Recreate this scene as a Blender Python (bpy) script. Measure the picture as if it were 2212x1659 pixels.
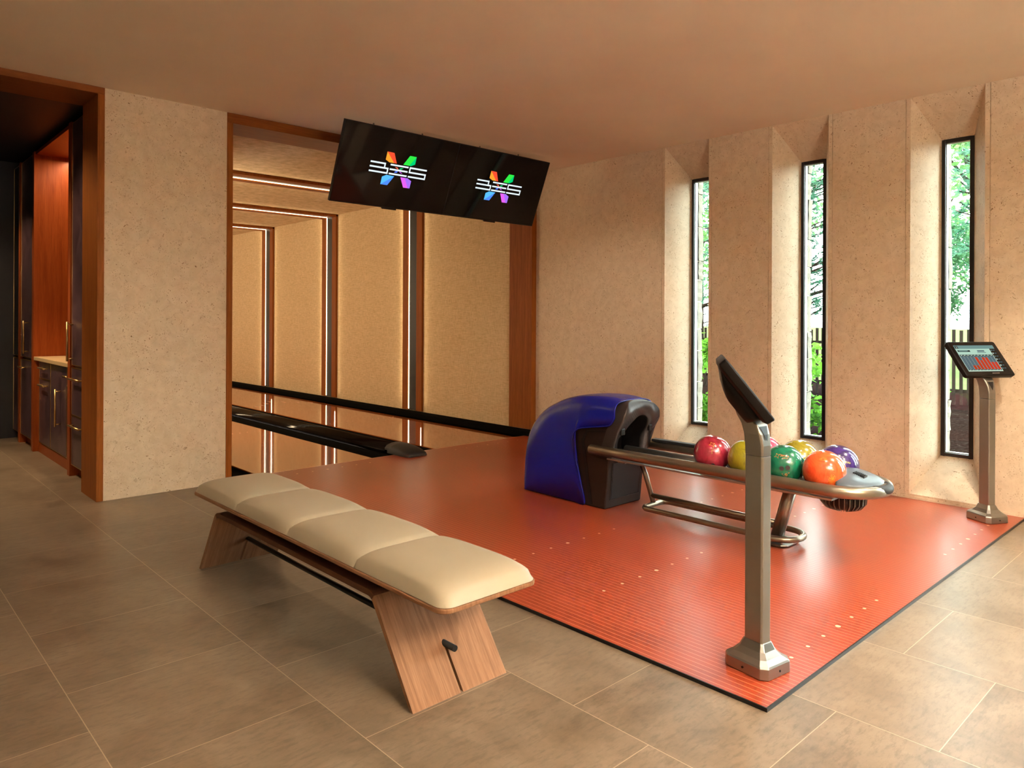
import bpy, bmesh, math, random
from mathutils import Vector, Matrix
random.seed(7)
PI = math.pi
sc = bpy.context.scene
for o in list(bpy.data.objects): bpy.data.objects.remove(o)
COL = sc.collection

# ------------------------------------------------------------------ camera
cam_d = bpy.data.cameras.new('camera'); cam = bpy.data.objects.new('camera', cam_d); COL.objects.link(cam)
yaw = math.radians(43.1157); rol = math.radians(0.2666)
F = Vector((math.sin(yaw), math.cos(yaw), 0)); R0 = Vector((math.cos(yaw), -math.sin(yaw), 0)); U0 = Vector((0, 0, 1))
R2 = R0*math.cos(rol) + U0*math.sin(rol); U2 = -R0*math.sin(rol) + U0*math.cos(rol)
CAM = Vector((-5.542, -5.5441, 1.2598))
cam.matrix_world = Matrix(((R2.x, U2.x, -F.x, CAM.x), (R2.y, U2.y, -F.y, CAM.y), (R2.z, U2.z, -F.z, CAM.z), (0, 0, 0, 1)))
cam_d.sensor_width = 36; cam_d.sensor_fit = 'HORIZONTAL'; cam_d.lens = 1575.376/2212*36
cam_d.shift_y = (688.459-829.5)/2212; cam_d.clip_start = 0.05; cam_d.clip_end = 200
sc.camera = cam

# ------------------------------------------------------------------ world, sun, exposure
sc.view_settings.view_transform = 'Standard'; sc.view_settings.look = 'None'
sc.view_settings.gamma = 1; sc.view_settings.use_curve_mapping = False
sc.view_settings.exposure = 0.14
try:
    sc.cycles.use_denoising = True; sc.cycles.sample_clamp_indirect = 0; sc.cycles.max_bounces = 10
    sc.cycles.diffuse_bounces = 5; sc.cycles.glossy_bounces = 4; sc.cycles.transparent_max_bounces = 8; sc.cycles.caustics_reflective = False; sc.cycles.caustics_refractive = False
except Exception: pass
w = bpy.data.worlds.new('sky'); sc.world = w; w.use_nodes = True
bg = w.node_tree.nodes['Background']; bg.inputs[0].default_value = (0.86, 0.96, 1.0, 1); bg.inputs[1].default_value = 48.0
def light(name, kind, loc, energy, color, aim=None, **kw):
    d = bpy.data.lights.new(name, kind); d.energy = energy; d.color = color
    for k, v in kw.items(): setattr(d, k, v)
    o = bpy.data.objects.new(name, d); COL.objects.link(o); o.location = loc
    if aim is not None:
        o.rotation_euler = (Vector(aim)-Vector(loc)).to_track_quat('-Z', 'Y').to_euler()
    return o
light('sun', 'SUN', (0, 0, 20), 16.0, (1, 0.95, 0.86), aim=(9, 3, 3), angle=0.02)
WARM = (1.0, 0.85, 0.67); WARM2 = (1.0, 0.74, 0.45)
CEIL = 2.8226
LAMPS = [  # x, y, power, spot angle, aim; first and third inferred, rest added as fill
    (-2.49, -4.64, 75, 120, (-2.6, -4.3, 0)),
    (-1.05, -5.25, 260, 95, (-1.2, -5.0, 0)),
    (-2.30, -5.00, 330, 21, (0.0, -0.88, 1.30)),
    (-4.1, -4.3, 22, 130, (-3.9, -3.6, 0)),
    (-5.6, -3.1, 6, 130, (-5.4, -3.0, 0)),
    (-5.2, -5.0, 55, 34, (-3.7, 0.0, 1.2)),
    (-2.6, -6.2, 200, 105, (-2.6, -5.6, 0)),
    (-6.6, -0.9, 10, 120, (-6.2, -0.9, 0)),
]
for i, (x, y, e, a, aim) in enumerate(LAMPS):
    light('unseen_downlight_beam', 'SPOT', (x, y, CEIL-0.03), e, WARM, aim=aim, spot_size=math.radians(a), spot_blend=(1.0 if a < 40 else 0.6), shadow_soft_size=0.05)
# last portal sits in the unseen glass door, added to let daylight in
# sky portals in the window openings guide the sky light indoors
for (px, py, pz, sx, sz, ax) in ((0.318, -1.8775, 1.42, 0.2, 2.24, -1), (0.318, -2.9115, 1.42, 0.2, 2.24, -1), (0.318, -3.9405, 1.42, 0.2, 2.24, -1), (0.318, -4.972, 1.42, 0.2, 2.24, -1), (0.44, -5.95, 1.32, 0.7, 2.6, -1)):
    p = light('sky_portal', 'AREA', (px, py, pz), 1, (1, 1, 1), aim=(px-1, py, pz), shape='RECTANGLE', size=sx, size_y=sz); p.data.cycles.is_portal = True
# unseen uplights added behind the camera to brighten ceiling and walls
light('fill_uplight', 'AREA', (-4.2, -7.6, 2.25), 700, (1, 0.95, 0.87), aim=(-4.2, -7.6, 3), shape='DISK', size=0.9)
light('fill_uplight', 'AREA', (-7.3, -5.0, 2.25), 45, (1, 0.88, 0.72), aim=(-7.3, -5.0, 3), shape='DISK', size=0.7)

# ------------------------------------------------------------------ materials
def newmat(name):
    m = bpy.data.materials.new(name); m.use_nodes = True
    nt = m.node_tree; b = nt.nodes['Principled BSDF']
    return m, nt, b
def N(nt, t, **kw):
    n = nt.nodes.new(t)
    for k, v in kw.items():
        if k in n.inputs: n.inputs[k].default_value = v
        else: setattr(n, k, v)
    return n
def coords(nt, scale=(1, 1, 1), rot=(0, 0, 0), loc=(0, 0, 0)):
    t = nt.nodes.new('ShaderNodeTexCoord'); mp = nt.nodes.new('ShaderNodeMapping')
    mp.inputs['Scale'].default_value = scale; mp.inputs['Rotation'].default_value = rot; mp.inputs['Location'].default_value = loc
    nt.links.new(t.outputs['Object'], mp.inputs[0]); return mp.outputs[0]
def ramp(nt, fac, stops):
    r = nt.nodes.new('ShaderNodeValToRGB'); e = r.color_ramp.elements
    while len(e) < len(stops): e.new(0.5)
    for i, (p, c) in enumerate(stops):
        e[i].position = p; e[i].color = (c[0], c[1], c[2], 1) if len(c) == 3 else c
    nt.links.new(fac, r.inputs[0]); return r.outputs[0]
def mixc(nt, fac, a, b, mode='MIX'):
    n = nt.nodes.new('ShaderNodeMix'); n.data_type = 'RGBA'; n.blend_type = mode
    for sock, v in ((n.inputs[0], fac), (n.inputs[6], a), (n.inputs[7], b)):
        if hasattr(v, 'links') or isinstance(v, bpy.types.NodeSocket): nt.links.new(v, sock)
        elif isinstance(v, (int, float)): sock.default_value = v
        else: sock.default_value = (v[0], v[1], v[2], 1)
    return n.outputs[2]
def math_(nt, op, a, b=None, c=None):
    n = nt.nodes.new('ShaderNodeMath'); n.operation = op
    for i, v in enumerate((a, b, c)):
        if v is None: continue
        if isinstance(v, (int, float)): n.inputs[i].default_value = v
        else: nt.links.new(v, n.inputs[i])
    return n.outputs[0]
def noise(nt, vec, scale, detail=4, rough=0.55, dist=0.0):
    n = nt.nodes.new('ShaderNodeTexNoise'); n.inputs['Scale'].default_value = scale; n.inputs['Detail'].default_value = detail
    n.inputs['Roughness'].default_value = rough; n.inputs['Distortion'].default_value = dist
    nt.links.new(vec, n.inputs['Vector']); return n.outputs[0]
def bump(nt, b, h, strength=0.2, dist=0.01):
    n = nt.nodes.new('ShaderNodeBump'); n.inputs['Strength'].default_value = strength; n.inputs['Distance'].default_value = dist
    nt.links.new(h, n.inputs['Height']); nt.links.new(n.outputs[0], b.inputs['Normal'])
def flat(name, col, rough=0.5, metal=0.0, spec=0.5, coat=0.0, emis=None, es=0):
    m, nt, b = newmat(name); b.inputs['Base Color'].default_value = (*col, 1); b.inputs['Roughness'].default_value = rough
    b.inputs['Metallic'].default_value = metal; b.inputs['Specular IOR Level'].default_value = spec; b.inputs['Coat Weight'].default_value = coat
    # faint procedural variation in the gloss
    lo, am = (0.295, 0.03) if 0.24 < rough < 0.34 else (max(rough-0.03, 0.0), 0.06)
    v = noise(nt, coords(nt), 35, 3); r = math_(nt, 'MULTIPLY_ADD', v, am if rough > 0.2 else 0.02, lo); nt.links.new(r, b.inputs['Roughness'])
    if emis: b.inputs['Emission Color'].default_value = (*emis, 1); b.inputs['Emission Strength'].default_value = es
    return m
def stone(name, c1, c2, cpit):
    m, nt, b = newmat(name); v = coords(nt)
    big = noise(nt, v, 1.6, 5, 0.6); mid = noise(nt, v, 14, 6, 0.7, 0.6); fine = noise(nt, v, 90, 3)
    col = ramp(nt, mid, [(0.30, c2), (0.62, c1)])
    col = mixc(nt, math_(nt, 'MULTIPLY', big, 0.35), col, c2)
    # shell flecks
    vo = nt.nodes.new('ShaderNodeTexVoronoi'); vo.inputs['Scale'].default_value = 40; nt.links.new(mixvec(nt, v, 0.13), vo.inputs['Vector'])
    sel = noise(nt, v, 7, 3)
    pit = math_(nt, 'MULTIPLY', math_(nt, 'LESS_THAN', vo.outputs['Distance'], 0.15), math_(nt, 'GREATER_THAN', sel, 0.53))
    ve = nt.nodes.new('ShaderNodeTexVoronoi'); ve.inputs['Scale'].default_value = 80; nt.links.new(mixvec(nt, v, 0.10), ve.inputs['Vector'])
    pit2 = math_(nt, 'MULTIPLY', math_(nt, 'LESS_THAN', ve.outputs['Distance'], 0.22), math_(nt, 'GREATER_THAN', noise(nt, v, 11, 3), 0.545))
    st = ramp(nt, noise(nt, v, 30, 5, 0.75, 1.5), [(0.33, (1, 1, 1)), (0.42, (0, 0, 0))])
    pits = math_(nt, 'MAXIMUM', math_(nt, 'MULTIPLY', pit, 0.9), math_(nt, 'MULTIPLY', pit2, 0.65))
    col = mixc(nt, math_(nt, 'MULTIPLY', st, 0.5), col, cpit)
    col = mixc(nt, pits, col, cpit)
    nt.links.new(col, b.inputs['Base Color']); b.inputs['Roughness'].default_value = 0.75; b.inputs['Specular IOR Level'].default_value = 0.25
    h = math_(nt, 'SUBTRACT', math_(nt, 'MULTIPLY', fine, 0.25), pits)
    bump(nt, b, h, 0.45, 0.004); return m
def mixvec(nt, v, amt):
    n = nt.nodes.new('ShaderNodeTexNoise'); n.inputs['Scale'].default_value = 12; n.inputs['Detail'].default_value = 2; nt.links.new(v, n.inputs['Vector'])
    s = nt.nodes.new('ShaderNodeVectorMath'); s.operation = 'SCALE'; s.inputs['Scale'].default_value = amt; nt.links.new(n.outputs['Color'], s.inputs[0])
    a = nt.nodes.new('ShaderNodeVectorMath'); a.operation = 'ADD'; nt.links.new(v, a.inputs[0]); nt.links.new(s.outputs[0], a.inputs[1]); return a.outputs[0]
def wood(name, ca, cb, rough=0.4, axis='Z', sc_=1.0, coat=0.0, spec=0.12):
    m, nt, b = newmat(name)
    s = {'Z': (14, 14, 0.6), 'X': (0.6, 14, 14), 'Y': (14, 0.6, 14), 'P': (14, 0.5, 0.5)}[axis]
    v = coords(nt, tuple(k*sc_ for k in s))
    a = noise(nt, v, 3.0, 5, 0.6, 0.8); c = noise(nt, v, 18, 3, 0.6)
    col = ramp(nt, a, [(0.3, ca), (0.7, cb)]); col = mixc(nt, math_(nt, 'MULTIPLY', ramp(nt, c, [(0.42, (0, 0, 0)), (0.6, (1, 1, 1))]), 0.22), col, tuple(k*0.45 for k in ca))
    nt.links.new(col, b.inputs['Base Color']); b.inputs['Roughness'].default_value = rough; b.inputs['Coat Weight'].default_value = coat; b.inputs['Specular IOR Level'].default_value = spec
    bump(nt, b, c, 0.08, 0.002); return m

M = {}
M['stone'] = stone('limestone_wall', (0.67, 0.555, 0.41), (0.545, 0.43, 0.30), (0.21, 0.125, 0.06))
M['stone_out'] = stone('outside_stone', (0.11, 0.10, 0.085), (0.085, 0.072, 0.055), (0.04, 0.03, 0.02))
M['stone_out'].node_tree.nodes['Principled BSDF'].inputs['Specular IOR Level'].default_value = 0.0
def plaster():
    m, nt, b = newmat('plaster_ceiling'); v = coords(nt)
    col = ramp(nt, noise(nt, v, 0.9, 4, 0.6), [(0.3, (0.76, 0.675, 0.555)), (0.7, (0.83, 0.745, 0.62))])
    nt.links.new(col, b.inputs['Base Color']); b.inputs['Roughness'].default_value = 0.85; b.inputs['Specular IOR Level'].default_value = 0.2
    bump(nt, b, noise(nt, v, 9, 5), 0.1, 0.01); return m
M['ceiling'] = plaster()
def tiles():
    m, nt, b = newmat('stone_floor_tiles'); v = coords(nt)
    sp = nt.nodes.new('ShaderNodeSeparateXYZ'); nt.links.new(v, sp.inputs[0])
    T = 0.597
    cx = math_(nt, 'DIVIDE', math_(nt, 'ADD', sp.outputs[0], 4.961+T*20), T)
    ci = math_(nt, 'FLOOR', cx); fx = math_(nt, 'FRACT', cx)
    par = math_(nt, 'MODULO', ci, 2.0)
    cy = math_(nt, 'DIVIDE', math_(nt, 'ADD', sp.outputs[1], 2.756+T*40), T)
    cy = math_(nt, 'ADD', cy, math_(nt, 'MULTIPLY', par, 0.5)); iy = math_(nt, 'FLOOR', cy); fy = math_(nt, 'FRACT', cy)
    def edge(f):
        return math_(nt, 'MULTIPLY', math_(nt, 'MINIMUM', f, math_(nt, 'SUBTRACT', 1.0, f)), T)
    d = math_(nt, 'MINIMUM', edge(fx), edge(fy)); g = math_(nt, 'LESS_THAN', d, 0.0014)
    cb = nt.nodes.new('ShaderNodeCombineXYZ'); nt.links.new(ci, cb.inputs[0]); nt.links.new(iy, cb.inputs[1])
    wn = nt.nodes.new('ShaderNodeTexWhiteNoise'); wn.noise_dimensions = '2D'; nt.links.new(cb.outputs[0], wn.inputs['Vector'])
    vs = nt.nodes.new('ShaderNodeVectorMath'); vs.operation = 'MULTIPLY_ADD'; nt.links.new(wn.outputs['Color'], vs.inputs[0]); vs.inputs[1].default_value = (9, 9, 9); nt.links.new(v, vs.inputs[2])
    n1 = noise(nt, vs.outputs[0], 4, 7, 0.68, 0.4); sq = nt.nodes.new('ShaderNodeMapping'); sq.inputs['Scale'].default_value = (0.45, 1.6, 1); nt.links.new(vs.outputs[0], sq.inputs[0]); n2 = noise(nt, sq.outputs[0], 38, 5, 0.75)
    col = ramp(nt, n1, [(0.28, (0.105, 0.072, 0.042)), (0.5, (0.175, 0.125, 0.080)), (0.75, (0.25, 0.185, 0.125))])
    col = mixc(nt, math_(nt, 'MULTIPLY', ramp(nt, n2, [(0.35, (1, 1, 1)), (0.52, (0, 0, 0))]), 0.5), col, (0.07, 0.047, 0.03))
    col = mixc(nt, math_(nt, 'MULTIPLY', wn.outputs['Value'], 0.18), col, (0.33, 0.24, 0.165))
    col = mixc(nt, g, col, (0.40, 0.30, 0.20))
    nt.links.new(col, b.inputs['Base Color'])
    r = math_(nt, 'MULTIPLY_ADD', n1, 0.12, 0.29); nt.links.new(r, b.inputs['Roughness'])
    bump(nt, b, math_(nt, 'SUBTRACT', n2, g), 0.06, 0.003); return m
M['tiles'] = tiles()
def approach(name, base, base2, line, rough, pitch=0.02735, x0=-3.3418, lw=0.0022, coat=0.0):
    m, nt, b = newmat(name); v = coords(nt); sp = nt.nodes.new('ShaderNodeSeparateXYZ'); nt.links.new(v, sp.inputs[0])
    fx = math_(nt, 'FRACT', math_(nt, 'DIVIDE', math_(nt, 'SUBTRACT', sp.outputs[0], x0-pitch*200), pitch))
    ln = math_(nt, 'LESS_THAN', fx, lw/pitch)
    bi = math_(nt, 'FLOOR', math_(nt, 'DIVIDE', math_(nt, 'SUBTRACT', sp.outputs[0], x0-pitch*200), pitch))
    wn = nt.nodes.new('ShaderNodeTexWhiteNoise'); wn.noise_dimensions = '1D'; nt.links.new(bi, wn.inputs['W'])
    s = nt.nodes.new('ShaderNodeMapping'); s.inputs['Scale'].default_value = (30, 0.8, 1); nt.links.new(v, s.inputs[0])
    col = mixc(nt, noise(nt, s.outputs[0], 2, 5), base, base2); col = mixc(nt, math_(nt, 'MULTIPLY', wn.outputs[0], 0.12), col, tuple(k*0.6 for k in base))
    col = mixc(nt, ln, col, line); nt.links.new(col, b.inputs['Base Color'])
    b.inputs['Roughness'].default_value = rough; b.inputs['Coat Weight'].default_value = coat; b.inputs['Coat Roughness'].default_value = 0.03
    return m
M['approach'] = approach('red_approach_boards', (0.33, 0.046, 0.015), (0.27, 0.034, 0.012), (0.62, 0.24, 0.13), 0.30)
M['lane'] = approach('lacquered_lane_boards', (0.46, 0.115, 0.020), (0.38, 0.09, 0.016), (0.36, 0.09, 0.02), 0.07, lw=0.001, coat=0.6)
M['woodV'] = wood('teak_vertical', (0.20, 0.055, 0.008), (0.31, 0.098, 0.017), 0.5)
M['woodX'] = wood('teak_along_x', (0.18, 0.05, 0.009), (0.27, 0.085, 0.018), 0.42, 'X')
M['woodY'] = wood('teak_along_y', (0.30, 0.09, 0.018), (0.42, 0.15, 0.035), 0.42, 'Y')
M['woodred'] = wood('red_teak', (0.24, 0.045, 0.008), (0.34, 0.075, 0.014), 0.32)
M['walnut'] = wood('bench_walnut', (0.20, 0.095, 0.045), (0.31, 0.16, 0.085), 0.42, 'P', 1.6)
M['walnutShade'] = wood('bench_walnut_shaded', (0.07, 0.027, 0.014), (0.11, 0.046, 0.023), 0.42, 'Y')  # grain runs along the bench; colour darkened for the shade under the seat
def leather():
    m, nt, b = newmat('beige_leather'); v = coords(nt)
    b.inputs['Base Color'].default_value = (0.345, 0.292, 0.208, 1); b.inputs['Roughness'].default_value = 0.42
    b.inputs['Specular IOR Level'].default_value = 0.45
    vo = nt.nodes.new('ShaderNodeTexVoronoi'); vo.inputs['Scale'].default_value = 420; nt.links.new(v, vo.inputs['Vector'])
    bump(nt, b, vo.outputs['Distance'], 0.06, 0.001); return m
M['leather'] = leather()
def fabric():
    m, nt, b = newmat('woven_wall_fabric'); 
    a = noise(nt, coords(nt, (260, 260, 14)), 1, 3, 0.6); c = noise(nt, coords(nt, (14, 14, 260)), 1, 3, 0.6)
    f = math_(nt, 'MULTIPLY', math_(nt, 'ADD', a, c), 0.5)
    nt.links.new(ramp(nt, f, [(0.38, (0.44, 0.33, 0.18)), (0.60, (0.70, 0.55, 0.35))]), b.inputs['Base Color'])
    b.inputs['Roughness'].default_value = 0.9; b.inputs['Specular IOR Level'].default_value = 0.1; bump(nt, b, f, 0.25, 0.002); return m
M['fabric'] = fabric()
def lacquer():
    m, nt, b = newmat('plum_lacquer'); v = coords(nt)
    nt.links.new(ramp(nt, noise(nt, v, 5, 4, 0.6, 1.0), [(0.35, (0.050, 0.026, 0.034)), (0.7, (0.105, 0.058, 0.068))]), b.inputs['Base Color'])
    b.inputs['Roughness'].default_value = 0.30; return m
M['lacquer'] = lacquer()
M['dark'] = flat('dark_ceiling_lining', (0.022, 0.018, 0.024), 0.5)
M['navy'] = flat('navy_wall', (0.010, 0.008, 0.012), 0.55)
M['brass'] = flat('brass', (0.62, 0.40, 0.17), 0.28, 1.0)
M['marble'] = flat('beige_countertop', (0.60, 0.42, 0.22), 0.25)
M['black'] = flat('satin_black', (0.008, 0.007, 0.007), 0.35, spec=0.3)
M['headblack'] = flat('terminal_plastic', (0.006, 0.0045, 0.004), 0.42, spec=0.15)
M['blackgloss'] = flat('gloss_black', (0.008, 0.006, 0.005), 0.12, spec=0.4)
M['screen'] = flat('screen_glass', (0.004, 0.003, 0.004), 0.08, spec=0.25)
M['winframe'] = flat('black_window_frame', (0.012, 0.013, 0.013), 0.35)
M['blue'] = flat('royal_blue_plastic', (0.008, 0.012, 0.27), 0.24, spec=0.35)
M['browngrey'] = flat('dark_brown_plastic', (0.020, 0.011, 0.008), 0.38, spec=0.3)
M['gunmetal'] = flat('gunmetal_paint', (0.055, 0.044, 0.043), 0.30, 0.5)
M['bronze'] = flat('champagne_metal_tube', (0.30, 0.25, 0.185), 0.33, 0.85)
M['steel'] = flat('painted_steel', (0.30, 0.275, 0.245), 0.30, 0.9)
M['alu'] = flat('aluminium', (0.62, 0.61, 0.60), 0.32, 0.9)
M['bluegrey'] = flat('blue_grey_plastic', (0.085, 0.11, 0.135), 0.30)
M['chrome'] = flat('chrome', (0.8, 0.8, 0.8), 0.12, 1.0)
M['rubber'] = flat('black_rubber', (0.015, 0.014, 0.014), 0.6)
M['gutter'] = flat('gutter_plastic', (0.003, 0.0025, 0.002), 0.7, spec=0.02)
M['led'] = flat('led_strip', (1, .9, .7), 0.5, emis=(1.0, 0.80, 0.50), es=9)
M['dot'] = flat('inlaid_dot', (0.85, 0.52, 0.33), 0.3)
M['lamp_glow'] = flat('lamp_lens', (1, 1, 1), 0.5, emis=(1.0, 0.75, 0.45), es=6)
def glass():
    m = bpy.data.materials.new('window_glass'); m.use_nodes = True; nt = m.node_tree; nt.nodes.clear()
    out = nt.nodes.new('ShaderNodeOutputMaterial'); mx = nt.nodes.new('ShaderNodeMixShader'); tr = nt.nodes.new('ShaderNodeBsdfTransparent')
    gl = nt.nodes.new('ShaderNodeBsdfGlossy'); gl.inputs['Roughness'].default_value = 0.0; tr.inputs[0].default_value = (0.93, 0.98, 0.95, 1)
    fr = nt.nodes.new('ShaderNodeLayerWeight'); fr.inputs[0].default_value = 0.5
    nt.links.new(math_(nt, 'MULTIPLY_ADD', math_(nt, 'POWER', fr.outputs['Facing'], 5.0), 0.9, 0.04), mx.inputs[0]); nt.links.new(tr.outputs[0], mx.inputs[1]); nt.links.new(gl.outputs[0], mx.inputs[2]); nt.links.new(mx.outputs[0], out.inputs[0]); return m
M['glass'] = glass()
def emi(name, col, s=1.0, col2=None):
    m = bpy.data.materials.new(name); m.use_nodes = True; nt = m.node_tree; nt.nodes.clear()
    out = nt.nodes.new('ShaderNodeOutputMaterial'); e = nt.nodes.new('ShaderNodeEmission'); e.inputs[0].default_value = (*col, 1); e.inputs[1].default_value = s
    if col2:
        nt.links.new(ramp(nt, noise(nt, coords(nt), 6, 1), [(0.35, col), (0.65, col2)]), e.inputs[0])
    nt.links.new(e.outputs[0], out.inputs[0]); return m

# ------------------------------------------------------------------ mesh helpers
class MB:
    def __init__(s): s.bm = bmesh.new(); s.mats = []
    def mi(s, m):
        if m is None: return 0
        if m not in s.mats: s.mats.append(m)
        return s.mats.index(m)
    def face(s, pts, m=None, smooth=False):
        f = s.bm.faces.new([s.bm.verts.new(p) for p in pts]); f.material_index = s.mi(m); f.smooth = smooth; return f
    def box(s, x0, x1, y0, y1, z0, z1, m=None):
        v = [s.bm.verts.new((x, y, z)) for x in (x0, x1) for y in (y0, y1) for z in (z0, z1)]
        for q in ((0, 1, 3, 2), (4, 6, 7, 5), (0, 4, 5, 1), (2, 3, 7, 6), (0, 2, 6, 4), (1, 5, 7, 3)):
            f = s.bm.faces.new([v[i] for i in q]); f.material_index = s.mi(m)
        return s
    def prism(s, poly, axis, a, b, m=None, smooth=False):
        def P(p, t):
            if axis == 'x': return (t, p[0], p[1])
            if axis == 'y': return (p[0], t, p[1])
            return (p[0], p[1], t)
        va = [s.bm.verts.new(P(p, a)) for p in poly]; vb = [s.bm.verts.new(P(p, b)) for p in poly]; n = len(poly)
        k = s.mi(m)
        for fs in (va[::-1], vb):
            f = s.bm.faces.new(fs); f.material_index = k
        for i in range(n):
            f = s.bm.faces.new((va[i], va[(i+1) % n], vb[(i+1) % n], vb[i])); f.material_index = k; f.smooth = smooth
        return s
    def grid(s, rows, m=None, smooth=True, close=False, flip=False):
        vs = [[s.bm.verts.new(p) for p in r] for r in rows]; k = s.mi(m)
        for i in range(len(vs)-1):
            n = len(vs[i])
            for j in range(n if close else n-1):
                q = (vs[i][j], vs[i][(j+1) % n], vs[i+1][(j+1) % n], vs[i+1][j])
                if len({tuple(round(c, 6) for c in v.co) for v in q}) < 3: continue
                try: f = s.bm.faces.new(q[::-1] if flip else q); f.smooth = smooth; f.material_index = k
                except ValueError: pass
        return vs
    def tube(s, pts, r, seg=12, m=None, closed=False, cap=True):
        pts = [Vector(p) for p in pts]; n = len(pts); rings = []
        up = None
        for i, p in enumerate(pts):
            if closed: t = pts[(i+1) % n]-pts[i-1]
            else: t = pts[min(i+1, n-1)]-pts[max(i-1, 0)]
            t.normalize()
            if up is None: up = Vector((0, 0, 1)) if abs(t.z) < 0.9 else Vector((1, 0, 0))
            a = t.cross(up).normalized(); b2 = a.cross(t).normalized(); up = b2
            rr = r[i] if isinstance(r, (list, tuple)) else r
            rings.append([s.bm.verts.new(p+a*rr*math.cos(2*PI*j/seg)+b2*rr*math.sin(2*PI*j/seg)) for j in range(seg)])
        k = s.mi(m)
        for i in range(n if closed else n-1):
            A, B = rings[i], rings[(i+1) % n]
            for j in range(seg):
                f = s.bm.faces.new((A[j], A[(j+1) % seg], B[(j+1) % seg], B[j])); f.smooth = True; f.material_index = k
        if cap and not closed:
            for f in (s.bm.faces.new(rings[0][::-1]), s.bm.faces.new(rings[-1])): f.material_index = k
        return s
    def lathe(s, prof, cx=0, cy=0, seg=32, m=None, smooth=True):
        rows = [[(cx+r*math.cos(2*PI*j/seg), cy+r*math.sin(2*PI*j/seg), z) for j in range(seg)] for r, z in prof]
        s.grid(rows, m, smooth, close=True); return s
def obj(name, mb, mat, parent=None, bevel=0, local=False, label=None, seg=2, sub=0, recalc=True):
    bm = mb.bm
    if recalc:
        bmesh.ops.remove_doubles(bm, verts=bm.verts, dist=1e-5); bmesh.ops.recalc_face_normals(bm, faces=bm.faces)
    if parent and not local:
        bmesh.ops.translate(bm, verts=bm.verts, vec=-wloc(parent))
    me = bpy.data.meshes.new(name); bm.to_mesh(me); bm.free()
    for m in (mb.mats or [mat]): me.materials.append(m)
    o = bpy.data.objects.new(name, me); COL.objects.link(o)
    if parent: o.parent = parent
    if bevel:
        b = o.modifiers.new('bevel', 'BEVEL'); b.width = bevel; b.segments = seg; b.limit_method = 'ANGLE'; b.angle_limit = math.radians(35)
        b.harden_normals = False
    if sub:
        b = o.modifiers.new('sub', 'SUBSURF'); b.levels = sub; b.render_levels = sub
    if label: o['label'] = label
    return o
def wloc(o):
    v = Vector((0, 0, 0))
    while o: v = v+o.location; o = o.parent
    return v
def thing(name, loc, label, cat, group=None, rz=0):
    o = bpy.data.objects.new(name, None); COL.objects.link(o); o.location = loc; o.rotation_euler = (0, 0, rz); o.empty_display_size = 0.1
    o['label'] = label; o['category'] = cat
    if group: o['group'] = group
    return o
def tag(o, label, cat, group=None):
    o['label'] = label; o['category'] = cat
    if group: o['group'] = group
    return o
def struct(name, mb, mat, parent=None, **kw):
    o = obj(name, mb, mat, parent, **kw)
    if not parent: o['kind'] = 'structure'
    return o
def box(*a): return MB().box(*a)
def arc(cx, cy, r, a0, a1, n): return [(cx+r*math.cos(math.radians(a0+(a1-a0)*i/n)), cy+r*math.sin(math.radians(a0+(a1-a0)*i/n))) for i in range(n+1)]

# ------------------------------------------------------------------ room shell
XB, YB = -9.0, -9.0
m = MB(); m.box(XB, 0.42, YB, 0.03, -0.1, 0); m.box(XB, -3.36, 0.03, 3.56, -0.1, 0); struct('floor', m, M['tiles'])
m = MB(); m.box(XB, 0.002, YB, 0.02, CEIL, CEIL+0.3); struct('ceiling', m, M['ceiling'])
# window wall: x = 0 face with tall splayed window bays
BAYS = [-1.8775, -2.9115, -3.9405, -4.972]; HB = 0.2265; WX = 0.25; WH = 0.101; WZ0, WZ1 = 0.30, 2.545; SZ = 0.045
m = MB()
def wq(y0, y1, z0=0.0, z1=CEIL, x=0.0): m.face([(x, y0, z0), (x, y1, z0), (x, y1, z1), (x, y0, z1)])
def panel(ya, yb):
    # ya > yb: face with narrow corner blocks split by fine grooves
    cuts = [ya]
    g = 0.0022
    segs = []
    a = ya
    if ya < -0.5: segs.append((a, a-0.03)); a = a-0.03
    b = yb
    if yb > -5.4: segs2 = (b+0.03, b); b = b+0.03
    else: segs2 = None
    segs.append((a, b))
    if segs2: segs.append(segs2)
    for i, (p, q) in enumerate(segs):
        p2 = p-(g if i > 0 else 0); q2 = q+(g if i < len(segs)-1 else 0)
        wq(p2, q2)
        if i > 0:
            wq(p+g, p-g, x=0.005); m.face([(0, p2, 0), (0.005, p2, 0), (0.005, p2, CEIL), (0, p2, CEIL)]); m.face([(0, p+g, 0), (0.005, p+g, 0), (0.005, p+g, CEIL), (0, p+g, CEIL)])
edge = 0.03
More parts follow.
